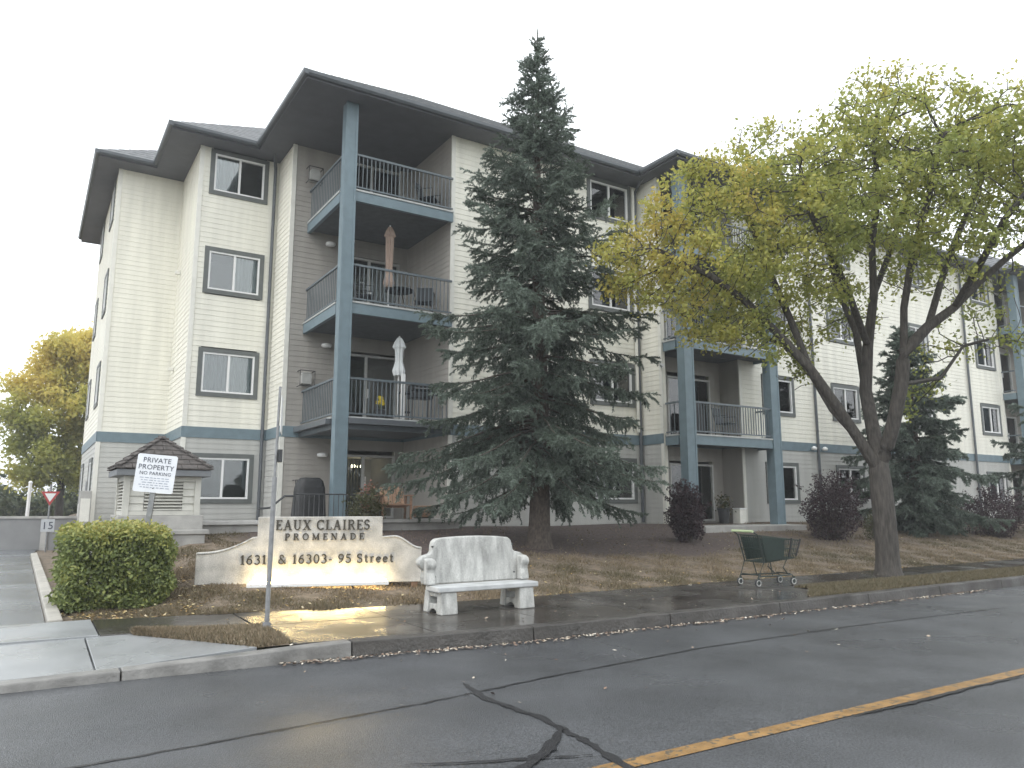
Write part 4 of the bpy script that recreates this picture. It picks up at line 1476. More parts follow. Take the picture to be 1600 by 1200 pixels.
# ------------------------------------------------------------------ far left: barrier wall, yield sign, white pole
bw = thing('barrier_wall', 'long low grey wall closing the far end of the driveway', 'wall', (-2.0, 28.4, 0.0), rad(-18))
MB().box(-14, 4.0, -0.1, 0.1, -0.1, 1.02).build('panel', mat('barrier_grey', (0.22, 0.22, 0.22), 0.7, 0.12, 2), bw, world=False)
MB().box(-14, 4.02, -0.14, 0.14, 1.022, 1.09).build('cap', M_CONC, bw, world=False)
for k in range(6):
    MB().box(-13.4 + 3.2 * k, -13.2 + 3.2 * k, -0.13, -0.102, -0.1, 1.02).build('pilaster', M_CONC, bw, world=False)
ys = thing('yield_sign', 'distant triangular yield sign over a 15 speed plate on a thin post by the driveway', 'sign', (0.57, 26.3, 0.08), rad(-1))
MB().tube([(0, 0.03, 0), (0, 0.03, 1.95)], 0.028, 6).build('post', M_GALV, ys, world=False)
tri = [(-0.24, 1.74), (0.24, 1.74), (0.0, 1.33)]
MB().prism(tri, lambda u, v: (u, 0.0, v), lambda u, v: (u, 0.012, v)).build('plate', mat('yield_red', (0.42, 0.06, 0.06), 0.4, 0.1), ys, world=False)
MB().prism([(-0.145, 1.685), (0.145, 1.685), (0.0, 1.44)], lambda u, v: (u, -0.004, v), lambda u, v: (u, -0.001, v)).build('plate_centre', M_WHITE, ys, world=False)
MB().box(-0.17, 0.17, 0.0, 0.012, 0.58, 0.94).build('speed_plate', mat('speed_grey', (0.50, 0.52, 0.54), 0.5, 0.1), ys, world=False)
me = text_mesh('15', 0.30, 0.001)
me.materials.append(M_INK)
o = bpy.data.objects.new('lettering', me)
link(o, ys)
o.location = (0, -0.003, 0.655)
o.rotation_euler = (rad(90), 0, 0)
wp = thing('white_pole', 'thin white pole standing beyond the grey barrier wall', 'pole', (0.05, 40, 0.0))
MB().tube([(0, 0, 0), (0.02, 0, 2.35)], 0.07, 8).build('tube', M_WHITE, wp, world=False)
MB().lathe([(0.08, 0), (0.085, 0.06), (0.03, 0.12)], (0.02, 0, 2.35), 10).build('cap', M_WHITE, wp, world=False)

# ------------------------------------------------------------------ trees: shared growth tools
def tubes_np(chains, n=6):
    """chains: list of (points (k,3), radii (k,)); returns V,F quads"""
    Vs, Fs, base = [], [], 0
    ang = np.arange(n) * 2 * np.pi / n
    for P, R in chains:
        P = np.asarray(P, float)
        R = np.asarray(R, float)
        k = len(P)
        if k < 2:
            continue
        D = np.gradient(P, axis=0)
        D /= np.linalg.norm(D, axis=1, keepdims=True) + 1e-9
        ref = np.where(np.abs(D[:, 2:3]) < 0.9, np.array([[0, 0, 1.0]]), np.array([[1.0, 0, 0]]))
        A = np.cross(D, ref)
        A /= np.linalg.norm(A, axis=1, keepdims=True) + 1e-9
        B = np.cross(D, A)
        ring = P[:, None, :] + R[:, None, None] * (A[:, None, :] * np.cos(ang)[None, :, None] + B[:, None, :] * np.sin(ang)[None, :, None])
        Vs.append(ring.reshape(-1, 3))
        i = np.arange(k - 1)[:, None] * n + np.arange(n)[None, :]
        j = np.arange(k - 1)[:, None] * n + (np.arange(n)[None, :] + 1) % n
        Fs.append(np.stack([i, j, j + n, i + n], -1).reshape(-1, 4) + base)
        base += k * n
    return np.concatenate(Vs), np.concatenate(Fs)


def colonize(nodes, par, att, step, di, dk, iters, r, trop=0.0):
    N = [np.array(p, float) for p in nodes]
    par = list(par)
    A = np.array(att, float)
    NA = np.array(N)
    d2 = ((A[:, None, :] - NA[None, :, :]) ** 2).sum(-1)
    near = d2.argmin(1)
    nd = d2.min(1)
    for it in range(iters):
        ok = nd < di * di
        if not ok.any():
            break
        idx = near[ok]
        V = A[ok] - np.array(N)[idx]
        V /= np.linalg.norm(V, axis=1, keepdims=True) + 1e-9
        uq, inv = np.unique(idx, return_inverse=True)
        S = np.zeros((len(uq), 3))
        np.add.at(S, inv, V)
        S += r.normal(0, 0.25, S.shape)
        S[:, 2] += trop
        S /= np.linalg.norm(S, axis=1, keepdims=True) + 1e-9
        new = np.array(N)[uq] + S * step
        s0 = len(N)
        allN = np.array(N)
        keep = []
        for q in range(len(new)):
            if ((allN - new[q]) ** 2).sum(1).min() > (step * 0.35) ** 2:
                keep.append(q)
        if not keep:
            break
        for q in keep:
            N.append(new[q])
            par.append(int(uq[q]))
        nn = new[keep]
        dd_ = ((A[:, None, :] - nn[None, :, :]) ** 2).sum(-1)
        m_ = dd_.min(1)
        better = m_ < nd
        near = np.where(better, s0 + dd_.argmin(1), near)
        nd = np.minimum(nd, m_)
        alive = nd > dk * dk
        A, near, nd = A[alive], near[alive], nd[alive]
        if len(A) == 0:
            break
    return np.array(N), par


def branch_chains(N, par, r_tip, r_base, rmin_seed=None):
    n = len(N)
    ch = [[] for _ in range(n)]
    for i, p in enumerate(par):
        if p >= 0:
            ch[p].append(i)
    tips = np.zeros(n)
    order = []
    st = [i for i, p in enumerate(par) if p < 0]
    while st:
        i = st.pop()
        order.append(i)
        st += ch[i]
    for i in reversed(order):
        tips[i] = 1 if not ch[i] else sum(tips[c] for c in ch[i])
    e = math.log(r_base / r_tip) / math.log(max(2, tips.max()))
    R = r_tip * tips ** e
    chains = []
    for i in order:
        kids = sorted(ch[i], key=lambda c: -tips[c])
        for k, c in enumerate(kids):
            if k == 0 and par[i] >= 0 and i in cont:
                continue
    # chains: start at root and at every secondary child
    starts = [(i, None) for i, p in enumerate(par) if p < 0]
    while starts:
        i, p0 = starts.pop()
        P, Q = ([], [])
        if p0 is not None:
            P.append(N[p0])
            Q.append(min(R[p0] * 0.7, R[i] * 1.15))
        cur = i
        while True:
            P.append(N[cur])
            Q.append(R[cur])
            kids = sorted(ch[cur], key=lambda c: -tips[c])
            if not kids:
                break
            for c in kids[1:]:
                starts.append((c, cur))
            cur = kids[0]
        chains.append((np.array(P), np.array(Q)))
    return chains, R


cont = set()


def leaves_np(P, size, r, aspect=0.6, droop=0.3, sizevar=0.35):
    """Leaf blades: two-triangle folded kite per point -> quads"""
    n = len(P)
    d = r.normal(0, 1, (n, 3))
    d[:, 2] -= droop
    d /= np.linalg.norm(d, axis=1, keepdims=True)
    u = np.cross(d, r.normal(0, 1, (n, 3)))
    u /= np.linalg.norm(u, axis=1, keepdims=True)
    s = size * (1 + sizevar * r.uniform(-1, 1, (n, 1)))
    w_ = s * aspect * 0.5
    nrm = np.cross(d, u)
    V = np.stack([P, P + d * s * 0.5 + u * w_ + nrm * s * 0.08, P + d * s, P + d * s * 0.5 - u * w_ + nrm * s * 0.08], 1).reshape(-1, 3)
    F = np.arange(4 * n).reshape(-1, 4)
    return V, F


def seed_nodes(limbs, step):
    nodes, par = [], []

    def find(p):
        if not nodes:
            return -1
        A = np.array(nodes)
        return int(((A - p) ** 2).sum(1).argmin())
    for pl in limbs:
        P = [np.array(p, float) for p in pl]
        last = find(P[0])
        if last < 0:
            nodes.append(P[0])
            par.append(-1)
            last = 0
        for a, b in zip(P[:-1], P[1:]):
            L = np.linalg.norm(b - a)
            k = max(1, int(round(L / step)))
            for i in range(1, k + 1):
                nodes.append(a + (b - a) * i / k)
                par.append(last)
                last = len(nodes) - 1
    return nodes, par


M_BARK = mat('elm_bark', (0.062, 0.055, 0.048), 0.9, 0.45, 9, 1.0, 16, stretch=(3, 3, 0.5))
M_BARKD = mat('spruce_bark', (0.085, 0.068, 0.056), 0.9, 0.4, 12, 0.8, 25, stretch=(2, 2, 1))

# ---- elm
LIMBS = [
    [(13.94, 8.73, 0.05), (13.95, 8.72, 0.69), (13.94, 8.73, 1.42), (13.93, 8.75, 2.09)],
    [(13.93, 8.75, 2.09), (13.61, 8.89, 2.65), (13.13, 9.06, 3.38), (12.64, 9.22, 4.06), (12.15, 9.54, 4.76), (11.64, 9.85, 5.40), (11.14, 10.27, 5.95), (10.47, 10.81, 6.45)],
    [(13.61, 8.89, 2.65), (13.75, 9.57, 3.35), (13.89, 10.07, 4.10), (13.96, 10.80, 4.93), (13.63, 11.84, 5.61), (13.15, 12.66, 6.11)],
    [(12.64, 9.22, 4.06), (12.71, 9.64, 5.11), (12.63, 10.06, 6.28), (12.66, 10.51, 7.55), (12.58, 10.90, 8.71)],
    [(13.94, 8.73, 2.03), (13.99, 8.84, 2.78), (14.11, 9.03, 3.71), (14.16, 8.94, 4.62), (14.26, 8.79, 5.67), (14.28, 8.76, 6.75), (14.29, 8.54, 7.79), (14.20, 8.50, 8.8), (14.18, 8.34, 9.5)],
    [(14.11, 9.03, 3.71), (14.48, 9.38, 5.01), (14.62, 9.88, 6.27), (14.72, 10.10, 7.54), (14.68, 10.15, 8.77)],
    [(14.16, 8.94, 4.62), (13.36, 8.71, 5.39), (12.79, 8.67, 6.19), (12.18, 8.67, 6.97), (11.95, 8.65, 7.81)],
    [(13.97, 8.68, 2.27), (13.92, 8.38, 2.99), (13.93, 8.17, 3.71), (13.89, 8.05, 4.31), (13.83, 7.94, 5.15), (13.76, 7.66, 6.07), (13.75, 7.26, 7.08), (13.79, 6.96, 8.10)],
    [(13.89, 8.05, 4.31), (14.28, 7.76, 4.80), (14.67, 7.45, 5.16), (15.05, 7.13, 5.64), (15.41, 6.81, 6.06), (15.81, 6.38, 6.52), (16.22, 5.86, 7.00)],
    [(14.28, 7.76, 4.80), (14.94, 7.79, 5.79), (15.54, 7.71, 6.81), (16.02, 7.41, 7.91), (16.37, 7.11, 8.86)],
    [(13.93, 8.17, 3.71), (15.23, 8.11, 3.94), (15.87, 7.95, 4.63), (16.50, 7.56, 4.83), (17.03, 7.10, 4.61)],
    [(14.67, 7.45, 5.16), (14.41, 6.81, 5.76), (14.01, 6.11, 6.37), (13.95, 5.42, 6.97)],
    [(14.26, 8.79, 5.67), (15.25, 8.88, 6.97), (15.97, 8.84, 8.28), (16.36, 8.75, 9.40)],
]
BLOBS = [(10.3, 11.2, 6.5, 1.0), (10.9, 10.9, 7.3, 1.0), (11.6, 12.0, 6.3, 0.9), (11.8, 10.6, 8.1, 1.0), (11.1, 10.0, 6.3, 1.1), (12.8, 11.8, 6.0, 1.0), (12.8, 10.3, 9.1, 0.9), (11.9, 9.6, 7.2, 1.2), (13.7, 10.9, 6.7, 1.1), (11.9, 9.9, 4.8, 0.7), (12.0, 8.7, 7.3, 1.2), (12.2, 8.7, 6.1, 1.1), (14.6, 9.9, 9.0, 1.2), (14.0, 8.6, 9.9, 0.8), (14.3, 8.1, 9.9, 0.9), (13.2, 8.1, 8.3, 1.2), (15.2, 9.2, 7.9, 1.3), (13.8, 7.3, 8.8, 1.1), (13.1, 7.1, 7.1, 1.2), (16.2, 8.5, 8.8, 1.2), (14.9, 7.1, 9.2, 0.9), (15.9, 7.6, 8.2, 1.2), (15.5, 6.8, 8.9, 1.0), (15.2, 6.3, 7.8, 1.2), (14.1, 6.3, 6.6, 1.0), (14.4, 5.5, 7.7, 1.2), (15.9, 5.9, 7.1, 1.2), (15.0, 9.9, 5.8, 1.0), (15.2, 8.3, 6.5, 1.0), (16.0, 7.5, 5.8, 0.8), (16.4, 7.5, 4.9, 0.7), (15.9, 8.3, 4.7, 0.7), (14.2, 10.5, 5.2, 0.8), (13.4, 10.1, 9.6, 0.6), (12.1, 8.0, 6.7, 1.0), (13.4, 6.7, 6.1, 0.9), (15.6, 5.4, 7.4, 1.3), (13.5, 10.2, 4.1, 0.5), (15.9, 9.0, 3.7, 0.6)]

BLOBS = [(x, y, z - 0.25 * max(0, z - 8.0) / 2.0, R) for x, y, z, R in BLOBS]
BLOBS += [(9.9, 11.35, 6.3, 0.85), (10.3, 11.0, 5.8, 0.8), (11.3, 10.6, 5.3, 0.8), (12.3, 10.7, 5.2, 0.8), (10.9, 11.5, 6.9, 0.9), (12.6, 9.4, 7.9, 1.0)]


def blob_points(blobs, dens, r):
    out = []
    for x, y, z, R in blobs:
        n = int(dens * R ** 3)
        p = r.normal(0, 1, (n, 3))
        p /= np.linalg.norm(p, axis=1, keepdims=True)
        p *= R * r.uniform(0.15, 1.08, (n, 1)) ** 0.5
        p[:, 2] *= 0.85
        out.append(p + np.array([x, y, z]))
    return np.concatenate(out)


def leafy_tree(name, label, cat, base, limbs, blobs, dens, step, leaf, nleaf, r_base, bark, leafmat, r, spread=0.16, thr=0.02, group=None, tintf=None, clump=0.3, keepf=None):
    t = thing(name, label, cat, base, group=group)
    nodes, par = seed_nodes(limbs, step)
    att = blob_points(blobs, dens, r)
    N, par = colonize(nodes, par, att, step, step * 9, step * 1.2, 60, r, 0.05)
    chains, R = branch_chains(N, par, 0.0068, r_base)
    ker = np.array([1, 2, 3, 2, 1.0]) / 9
    for q_, (P_, Q_) in enumerate(chains):
        if len(Q_) > 8:
            for _ in range(3):
                Q_ = np.convolve(np.pad(Q_, 2, mode='edge'), ker, 'valid')
            chains[q_] = (P_, Q_)
    trunk, twigs = [], []
    for P, Q in chains:
        (trunk if Q.max() > r_base * 0.22 else twigs).append((P, Q))
    P, Q = trunk[0]
    Q = Q.copy()
    h = P[:, 2] - P[0, 2]
    Q *= 1 + 0.45 * np.exp(-h / 0.16)
    trunk[0] = (P, Q)
    V, F = tubes_np(trunk, 10)
    np_mesh('trunk', V, F, bark, t, smooth=True)
    V, F = tubes_np(twigs, 4)
    np_mesh('branches', V, F, bark, t, smooth=True)['kind'] = 'stuff'
    thin = np.where(R < thr)[0]
    hub = r.choice(len(thin), max(60, int(len(thin) * clump)), replace=False)
    wgt = r.uniform(0.2, 1.0, len(hub)) ** 1.5
    k = hub[r.choice(len(hub), nleaf, p=wgt / wgt.sum())]
    c = N[thin[k]]
    L = c + r.normal(0, spread, (nleaf, 3))
    L[:, 2] -= 0.03
    cid = thin[k]
    if keepf is not None:
        kp = r.uniform(0, 1, nleaf) < keepf(L)
        L, cid, nleaf = L[kp], cid[kp], int(kp.sum())
    V, F = leaves_np(L, leaf, r)
    base_t = r.uniform(0, 1, len(N))
    tint = 0.55 * (tintf(L) if tintf else 0.5) + 0.2 * base_t[cid] + 0.25 * r.uniform(0, 1, nleaf)
    np_mesh('crown', V, F, leafmat, t, tint=tint)['kind'] = 'stuff'
    return t


M_ELM = mat('elm_leaves', (0.2, 0.2, 0.05), 0.6, attr='tint', trans=0.5,
            ramp=[(0.0, (0.19, 0.23, 0.07)), (0.35, (0.32, 0.355, 0.095)), (0.65, (0.47, 0.445, 0.11)), (1.0, (0.58, 0.44, 0.11))])
rE = np.random.default_rng(11)


def elm_tint(L):
    # lower left skirts have turned yellow first, some upper sprays pale
    a = sstep((13.0 - L[:, 0]) / 3.0) * 0.6 + 0.25
    b = 0.30 * np.sin(L[:, 0] * 2.1 + L[:, 2] * 1.7) * np.sin(L[:, 1] * 1.9)
    return np.clip(a + b + 0.25 * sstep((L[:, 2] - 8.2) / 1.5), 0, 1)


def elm_keep(L):
    # the right side has already dropped much of its foliage, the lower left is still full
    low_right = sstep((L[:, 0] - 14.0) / 1.2) * sstep((8.0 - L[:, 2]) / 1.2)
    return 0.98 - 0.62 * low_right - 0.25 * sstep((L[:, 2] - 8.0) / 1.5)


leafy_tree('elm_tree', 'spreading elm with forked trunk and yellowing leaves by the kerb', 'tree', (13.94, 8.73, 0.1), LIMBS, BLOBS, 150, 0.17, 0.09, 78000, 0.205, M_BARK, M_ELM, rE, tintf=elm_tint, spread=0.11, clump=0.36, keepf=elm_keep)

# ---- spruces
def spruce(name, label, base, H, prof, r, dens=1.0, droop=1.0, group=None, needle=0.05, trunk_r=0.2, top_bare=0.3):
    bx, by, bz = base
    t = thing(name, label, 'tree', base, group=group)
    hs = np.linspace(0, H, 40)
    lean = np.stack([bx + 0.03 * np.sin(hs * 0.7), by + 0.03 * np.cos(hs * 0.6) - 0.03, bz - 0.1 + hs], 1)
    rr = trunk_r * (1 - hs / H) ** 0.9 + 0.006 + trunk_r * 0.5 * np.exp(-hs / 0.2)
    V, F = tubes_np([(lean, rr)], 10)
    np_mesh('trunk', V, F, M_BARKD, t, smooth=True)
    woods = []
    SP, SD, SL_, ST_ = [], [], [], []       # shoot segment: start, direction, length, tint
    z = prof[0][0] * H
    ph = r.uniform(0, 6)
    while z < H - top_bare:
        h = z / H
        Rm = np.interp(h, [p[0] for p in prof], [p[1] for p in prof])
        nb = int(r.integers(6, 9))
        ph += 0.9
        for k in range(nb):
            az = ph + 2 * np.pi * k / nb + r.normal(0, 0.2)
            ln = Rm * r.uniform(0.6, 1.12) * (1 + 0.12 * math.sin(2.3 * z + 1.7 * az))
            if r.uniform() < 0.08:
                ln *= 1.15
            zs = z + r.uniform(-0.2, 0.2)
            # rise at the top of the tree, sag below, upturned tips
            el0 = np.interp(h, [0, 0.35, 0.7, 1.0], [-0.25 * droop, -0.08, 0.35, 0.95])
            m = max(6, int(ln / 0.13))
            s = np.linspace(0, 1, m)
            el = el0 - 0.35 * droop * np.sin(s * np.pi * 0.8) * (1 - h) + 0.75 * np.clip(s - 0.55, 0, 1) * (1.2 - h)
            dx = np.cos(el) * ln / (m - 1)
            dz = np.sin(el) * ln / (m - 1)
            rad_ = np.concatenate([[0], np.cumsum(dx[:-1])])
            zz = zs + np.concatenate([[0], np.cumsum(dz[:-1])]) + bz
            wob = np.cumsum(r.normal(0, 0.012, m))
            ca, sa = np.cos(az), np.sin(az)
            P = np.stack([bx + rad_ * ca - wob * sa, by + rad_ * sa + wob * ca, zz], 1)
            woods.append((P, np.linspace(0.022 * (0.4 + ln / 2.5), 0.004, m)))
            btint = r.uniform(0, 1)
            # side shoots along the branch
            ns = int(ln * 21 * dens)
            for q in range(ns):
                u = r.uniform(0.12, 1.0)
                i = min(m - 2, int(u * (m - 1)))
                f_ = u * (m - 1) - i
                p = P[i] * (1 - f_) + P[i + 1] * f_
                sd_ = 1 if q % 2 else -1
                ang = az + sd_ * r.uniform(0.5, 1.15) * (1 - 0.4 * u)
                e2 = el[i] + r.uniform(-0.95, 0.15) * droop
                L2 = (0.24 + 0.30 * (1 - u)) * min(1, 0.35 + ln / 2) * r.uniform(0.6, 1.25)
                dvec = np.array([np.cos(ang) * np.cos(e2), np.sin(ang) * np.cos(e2), np.sin(e2)])
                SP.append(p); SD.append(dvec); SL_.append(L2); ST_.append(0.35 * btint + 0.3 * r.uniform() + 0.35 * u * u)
                if L2 > 0.16:
                    for w_ in (0.45, 0.75):
                        a3 = ang + r.choice([-1, 1]) * 0.8
                        e3 = e2 - r.uniform(-0.1, 0.4) * droop
                        SP.append(p + dvec * L2 * w_); SD.append(np.array([np.cos(a3) * np.cos(e3), np.sin(a3) * np.cos(e3), np.sin(e3)])); SL_.append(L2 * 0.5); ST_.append(0.5 * btint + 0.5 * r.uniform())
            # the leader of the branch carries needles too
            for i in range(int(m * 0.3), m - 1):
                dv = P[i + 1] - P[i]
                l_ = np.linalg.norm(dv)
                SP.append(P[i]); SD.append(dv / (l_ + 1e-9)); SL_.append(l_); ST_.append(0.5 * btint + 0.4)
        z += np.interp(h, [0, 0.5, 1], [0.34, 0.33, 0.23]) / max(0.75, min(1.15, dens))
    # top leader
    for k in range(10):
        SP.append(np.array([bx + 0.03 * math.sin((H - 0.1 * k) * 0.7), by + 0.03 * math.cos((H - 0.1 * k) * 0.6) - 0.03, bz + H - 0.1 - 0.1 * k])); SD.append(np.array([0, 0, 1.0])); SL_.append(0.12); ST_.append(0.6)
    V, F = tubes_np(woods, 4)
    np_mesh('branches', V, F, M_BARKD, t, smooth=True)['kind'] = 'stuff'
    SP, SD, SL_, ST_ = np.array(SP), np.array(SD), np.array(SL_), np.array(ST_)
    cnt = np.maximum(3, (SL_ / 0.0062 * min(1.0, dens)).astype(int))
    idx = np.repeat(np.arange(len(SP)), cnt)
    n = len(idx)
    u = r.uniform(0, 1, (n, 1))
    p = SP[idx] + SD[idx] * SL_[idx][:, None] * u
    d = SD[idx]
    rn = r.normal(0, 1, (n, 3))
    perp = rn - (rn * d).sum(1, keepdims=True) * d
    perp /= np.linalg.norm(perp, axis=1, keepdims=True) + 1e-9
    nd = d * 0.75 + perp * 0.75
    side = np.cross(nd, r.normal(0, 1, (n, 3)))
    side /= np.linalg.norm(side, axis=1, keepdims=True) + 1e-9
    L = needle * r.uniform(0.7, 1.25, (n, 1))
    wd = 0.0082 * (needle / 0.042)
    V = np.stack([p - side * wd, p + side * wd, p + nd * L], 1).reshape(-1, 3)
    F = np.arange(3 * n).reshape(-1, 3)
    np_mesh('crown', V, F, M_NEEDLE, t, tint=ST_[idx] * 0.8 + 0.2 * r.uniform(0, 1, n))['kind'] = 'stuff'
    return t


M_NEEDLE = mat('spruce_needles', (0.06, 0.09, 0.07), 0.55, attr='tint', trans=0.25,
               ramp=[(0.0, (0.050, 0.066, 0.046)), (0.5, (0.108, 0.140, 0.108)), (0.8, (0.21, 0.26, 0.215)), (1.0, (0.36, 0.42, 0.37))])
PROF = [(0.125, 2.5), (0.15, 2.75), (0.2, 2.9), (0.3, 2.8), (0.4, 2.55), (0.52, 2.0), (0.64, 1.5), (0.72, 1.12), (0.82, 0.72), (0.875, 0.48), (0.94, 0.25), (1.0, 0.06)]
spruce('spruce_tree', 'tall blue green spruce standing in front of the building', (9.08, 13.35, gzf(9.08, 13.35)), 11.75, PROF, np.random.default_rng(5), trunk_r=0.23)
PROF2 = [(0.08, 1.7), (0.2, 2.0), (0.35, 1.85), (0.55, 1.4), (0.75, 0.85), (0.9, 0.4), (1.0, 0.08)]
spruce('spruce_tree', 'shorter dark spruce behind the elm trunk', (23.2, 13.4, gzf(23.2, 13.4)), 6.6, PROF2, np.random.default_rng(6), dens=0.95, needle=0.075, trunk_r=0.2)
spruce('spruce_tree', 'dark spruce cut off by the right edge of the picture', (29.2, 11.9, gzf(29.2, 11.9)), 5.6, PROF2, np.random.default_rng(8), dens=0.7, needle=0.085, trunk_r=0.16)
spruce('spruce_tree', 'distant dark spruce at the far left beyond the grey wall', (-2.3, 44.0, 0.0), 5.6, [(0.05, 1.5), (0.2, 1.4), (0.5, 0.95), (0.8, 0.45), (1, 0.05)], np.random.default_rng(9), dens=0.5, needle=0.10, trunk_r=0.15)

# ---- autumn tree in the far left
M_AUT = mat('autumn_leaves', (0.3, 0.25, 0.05), 0.6, attr='tint', trans=0.6,
            ramp=[(0.0, (0.26, 0.31, 0.10)), (0.4, (0.45, 0.45, 0.12)), (0.7, (0.68, 0.58, 0.16)), (1.0, (0.75, 0.60, 0.18))])
FB = [(1.3, 48, 10.0, 1.5), (2.8, 48.6, 10.2, 1.5), (0.4, 47.6, 9.2, 1.3), (1.8, 47.5, 8.4, 1.7), (-0.1, 48.2, 7.6, 1.2), (3.4, 48, 8.0, 1.8), (-1.3, 47.8, 6.2, 1.0), (-0.4, 47.4, 5.4, 1.4), (1.4, 47.0, 6.2, 1.8), (1.0, 47.2, 4.2, 1.6), (3.0, 47.6, 5.4, 1.9), (2.8, 48, 3.6, 1.4), (0.2, 47.6, 3.2, 1.1)]
FLB = [[(1.5, 48.2, -0.1), (1.5, 48.2, 2.2)], [(1.5, 48.2, 2.2), (0.6, 48, 4.5), (-0.5, 47.9, 6.0)], [(1.5, 48.2, 2.2), (1.6, 48.1, 5.5), (1.5, 48, 9.0)], [(1.6, 48.1, 4.5), (2.8, 48.2, 7.0), (3.0, 48.3, 9.5)]]


def aut_tint(L):
    return np.clip(0.15 + 0.75 * sstep((L[:, 2] - 5.0) / 4.0) + 0.2 * np.sin(L[:, 0] * 1.5 + L[:, 2]), 0, 1)


leafy_tree('autumn_tree', 'yellow leaved tree behind the grey wall at far left', 'tree', (1.5, 48.2, 0.0), FLB, FB, 26, 0.38, 0.22, 42000, 0.2, M_BARK, M_AUT, np.random.default_rng(21), spread=0.3, thr=0.05, tintf=aut_tint)


# ---- shrubs
def shrub(name, label, c, rx_, ry_, h, nstem, nleaf, leaf, leafmat, r, group=None, box=False, tintf=None, inner=0.35):
    t = thing(name, label, 'shrub' if not box else 'hedge', (c[0], c[1], c[2]), group=group)
    ch = []
    for k in range(nstem):
        a = r.uniform(0, 2 * np.pi)
        q = math.sqrt(r.uniform(0.02, 1))
        tip = np.array([c[0] + rx_ * q * math.cos(a), c[1] + ry_ * q * math.sin(a), c[2] + h * r.uniform(0.6, 1.0) * (1 - 0.35 * q * q)])
        b = np.array([c[0] + rx_ * 0.25 * q * math.cos(a), c[1] + ry_ * 0.25 * q * math.sin(a), c[2] - 0.05])
        s = np.linspace(0, 1, 6)[:, None]
        P = b + (tip - b) * s + r.normal(0, 0.015, (6, 3))
        P[:, 2] += 0.06 * np.sin(s[:, 0] * np.pi)
        ch.append((P, np.linspace(0.012, 0.003, 6)))
    V, F = tubes_np(ch, 4)
    np_mesh('stems', V, F, M_BARKD, t)['kind'] = 'stuff'
    n = nleaf
    p = r.normal(0, 1, (n, 3))
    p /= np.linalg.norm(p, axis=1, keepdims=True)
    e = 1.0
    if box:
        # clipped block: leaves on a soft-edged box shell plus some inside, with stray shoots on top
        q = r.uniform(-1, 1, (n, 3))
        fa = r.choice(6, n, p=[0.17, 0.17, 0.2, 0.1, 0.3, 0.06])
        dp = 1 - np.abs(r.normal(0, 0.16, n))
        for a_ in range(3):
            for sg, idf in ((-1, 2 * a_), (1, 2 * a_ + 1)):
                q[fa == (idf if a_ < 2 else (5 if sg < 0 else 4)), a_] = (sg * dp)[fa == (idf if a_ < 2 else (5 if sg < 0 else 4))]
        nrm4 = (np.abs(q) ** 5).sum(1, keepdims=True) ** 0.2
        q = q / np.maximum(1.0, nrm4)
        lump = 1 + 0.05 * np.sin(q[:, :1] * 7 + 1) * np.sin(q[:, 1:2] * 6 + 2) + 0.05 * np.sin(q[:, 2:3] * 8 + q[:, :1] * 5)
        p = q * lump
        p[:, 2] += 0.25 * r.uniform(0, 1, n) ** 5 * (q[:, 2] > 0.6)
        p[:, :2] += (r.normal(0, 0.05, (n, 2)))
    else:
        rad_ = r.uniform(inner ** 3, 1, (n, 1)) ** (1 / 3)
        ph_ = r.uniform(0, 6, 4)
        lump = 1 + 0.16 * np.sin(p[:, :1] * 5 + ph_[0]) * np.sin(p[:, 1:2] * 5 + ph_[1]) + 0.13 * np.sin(p[:, 2:3] * 7 + p[:, :1] * 4 + ph_[2])
        p = p * rad_ * lump
        # stray shoots
        sh_ = r.integers(0, nstem, n)
        stray = r.uniform(0, 1, n) < 0.2
        sd_ = r.normal(0, 1, (nstem, 3))
        sd_[:, 2] = np.abs(sd_[:, 2]) + 0.4
        sd_ /= np.linalg.norm(sd_, axis=1, keepdims=True)
        p[stray] = sd_[sh_[stray]] * r.uniform(0.8, 1.5, (stray.sum(), 1)) + r.normal(0, 0.03, (stray.sum(), 3))
    L = np.stack([c[0] + p[:, 0] * rx_, c[1] + p[:, 1] * ry_, c[2] + h * 0.5 + p[:, 2] * h * 0.52], 1)
    L[:, 2] = np.maximum(L[:, 2], c[2] + 0.02)
    V, F = leaves_np(L, leaf, r, aspect=0.55)
    tint = 0.5 * (tintf(L) if tintf else 0.5) + 0.5 * r.uniform(0, 1, n)
    np_mesh('foliage', V, F, leafmat, t, tint=tint)['kind'] = 'stuff'
    return t


M_HEDGE = mat('hedge_leaves', (0.1, 0.13, 0.03), 0.55, attr='tint', trans=0.25,
              ramp=[(0.0, (0.105, 0.145, 0.05)), (0.45, (0.21, 0.25, 0.08)), (0.75, (0.36, 0.36, 0.10)), (1.0, (0.50, 0.42, 0.14))])
hc = (1.10, 12.0, 0.10)
shrub('hedge', 'clipped leafy green and yellow hedge beside the driveway', hc, 0.655, 0.80, 0.99, 60, 46000, 0.055, M_HEDGE, np.random.default_rng(31), box=True,
      tintf=lambda L: np.clip(0.2 + 0.75 * sstep((L[:, 2] - 0.85) / 0.35) + 0.15 * np.sin(L[:, 0] * 9) * np.sin(L[:, 2] * 8), 0, 1), inner=0.72)
M_RED = mat('purple_leaves', (0.05, 0.03, 0.035), 0.6, attr='tint', trans=0.2,
            ramp=[(0.0, (0.022, 0.014, 0.018)), (0.6, (0.050, 0.028, 0.034)), (1.0, (0.10, 0.052, 0.050))])
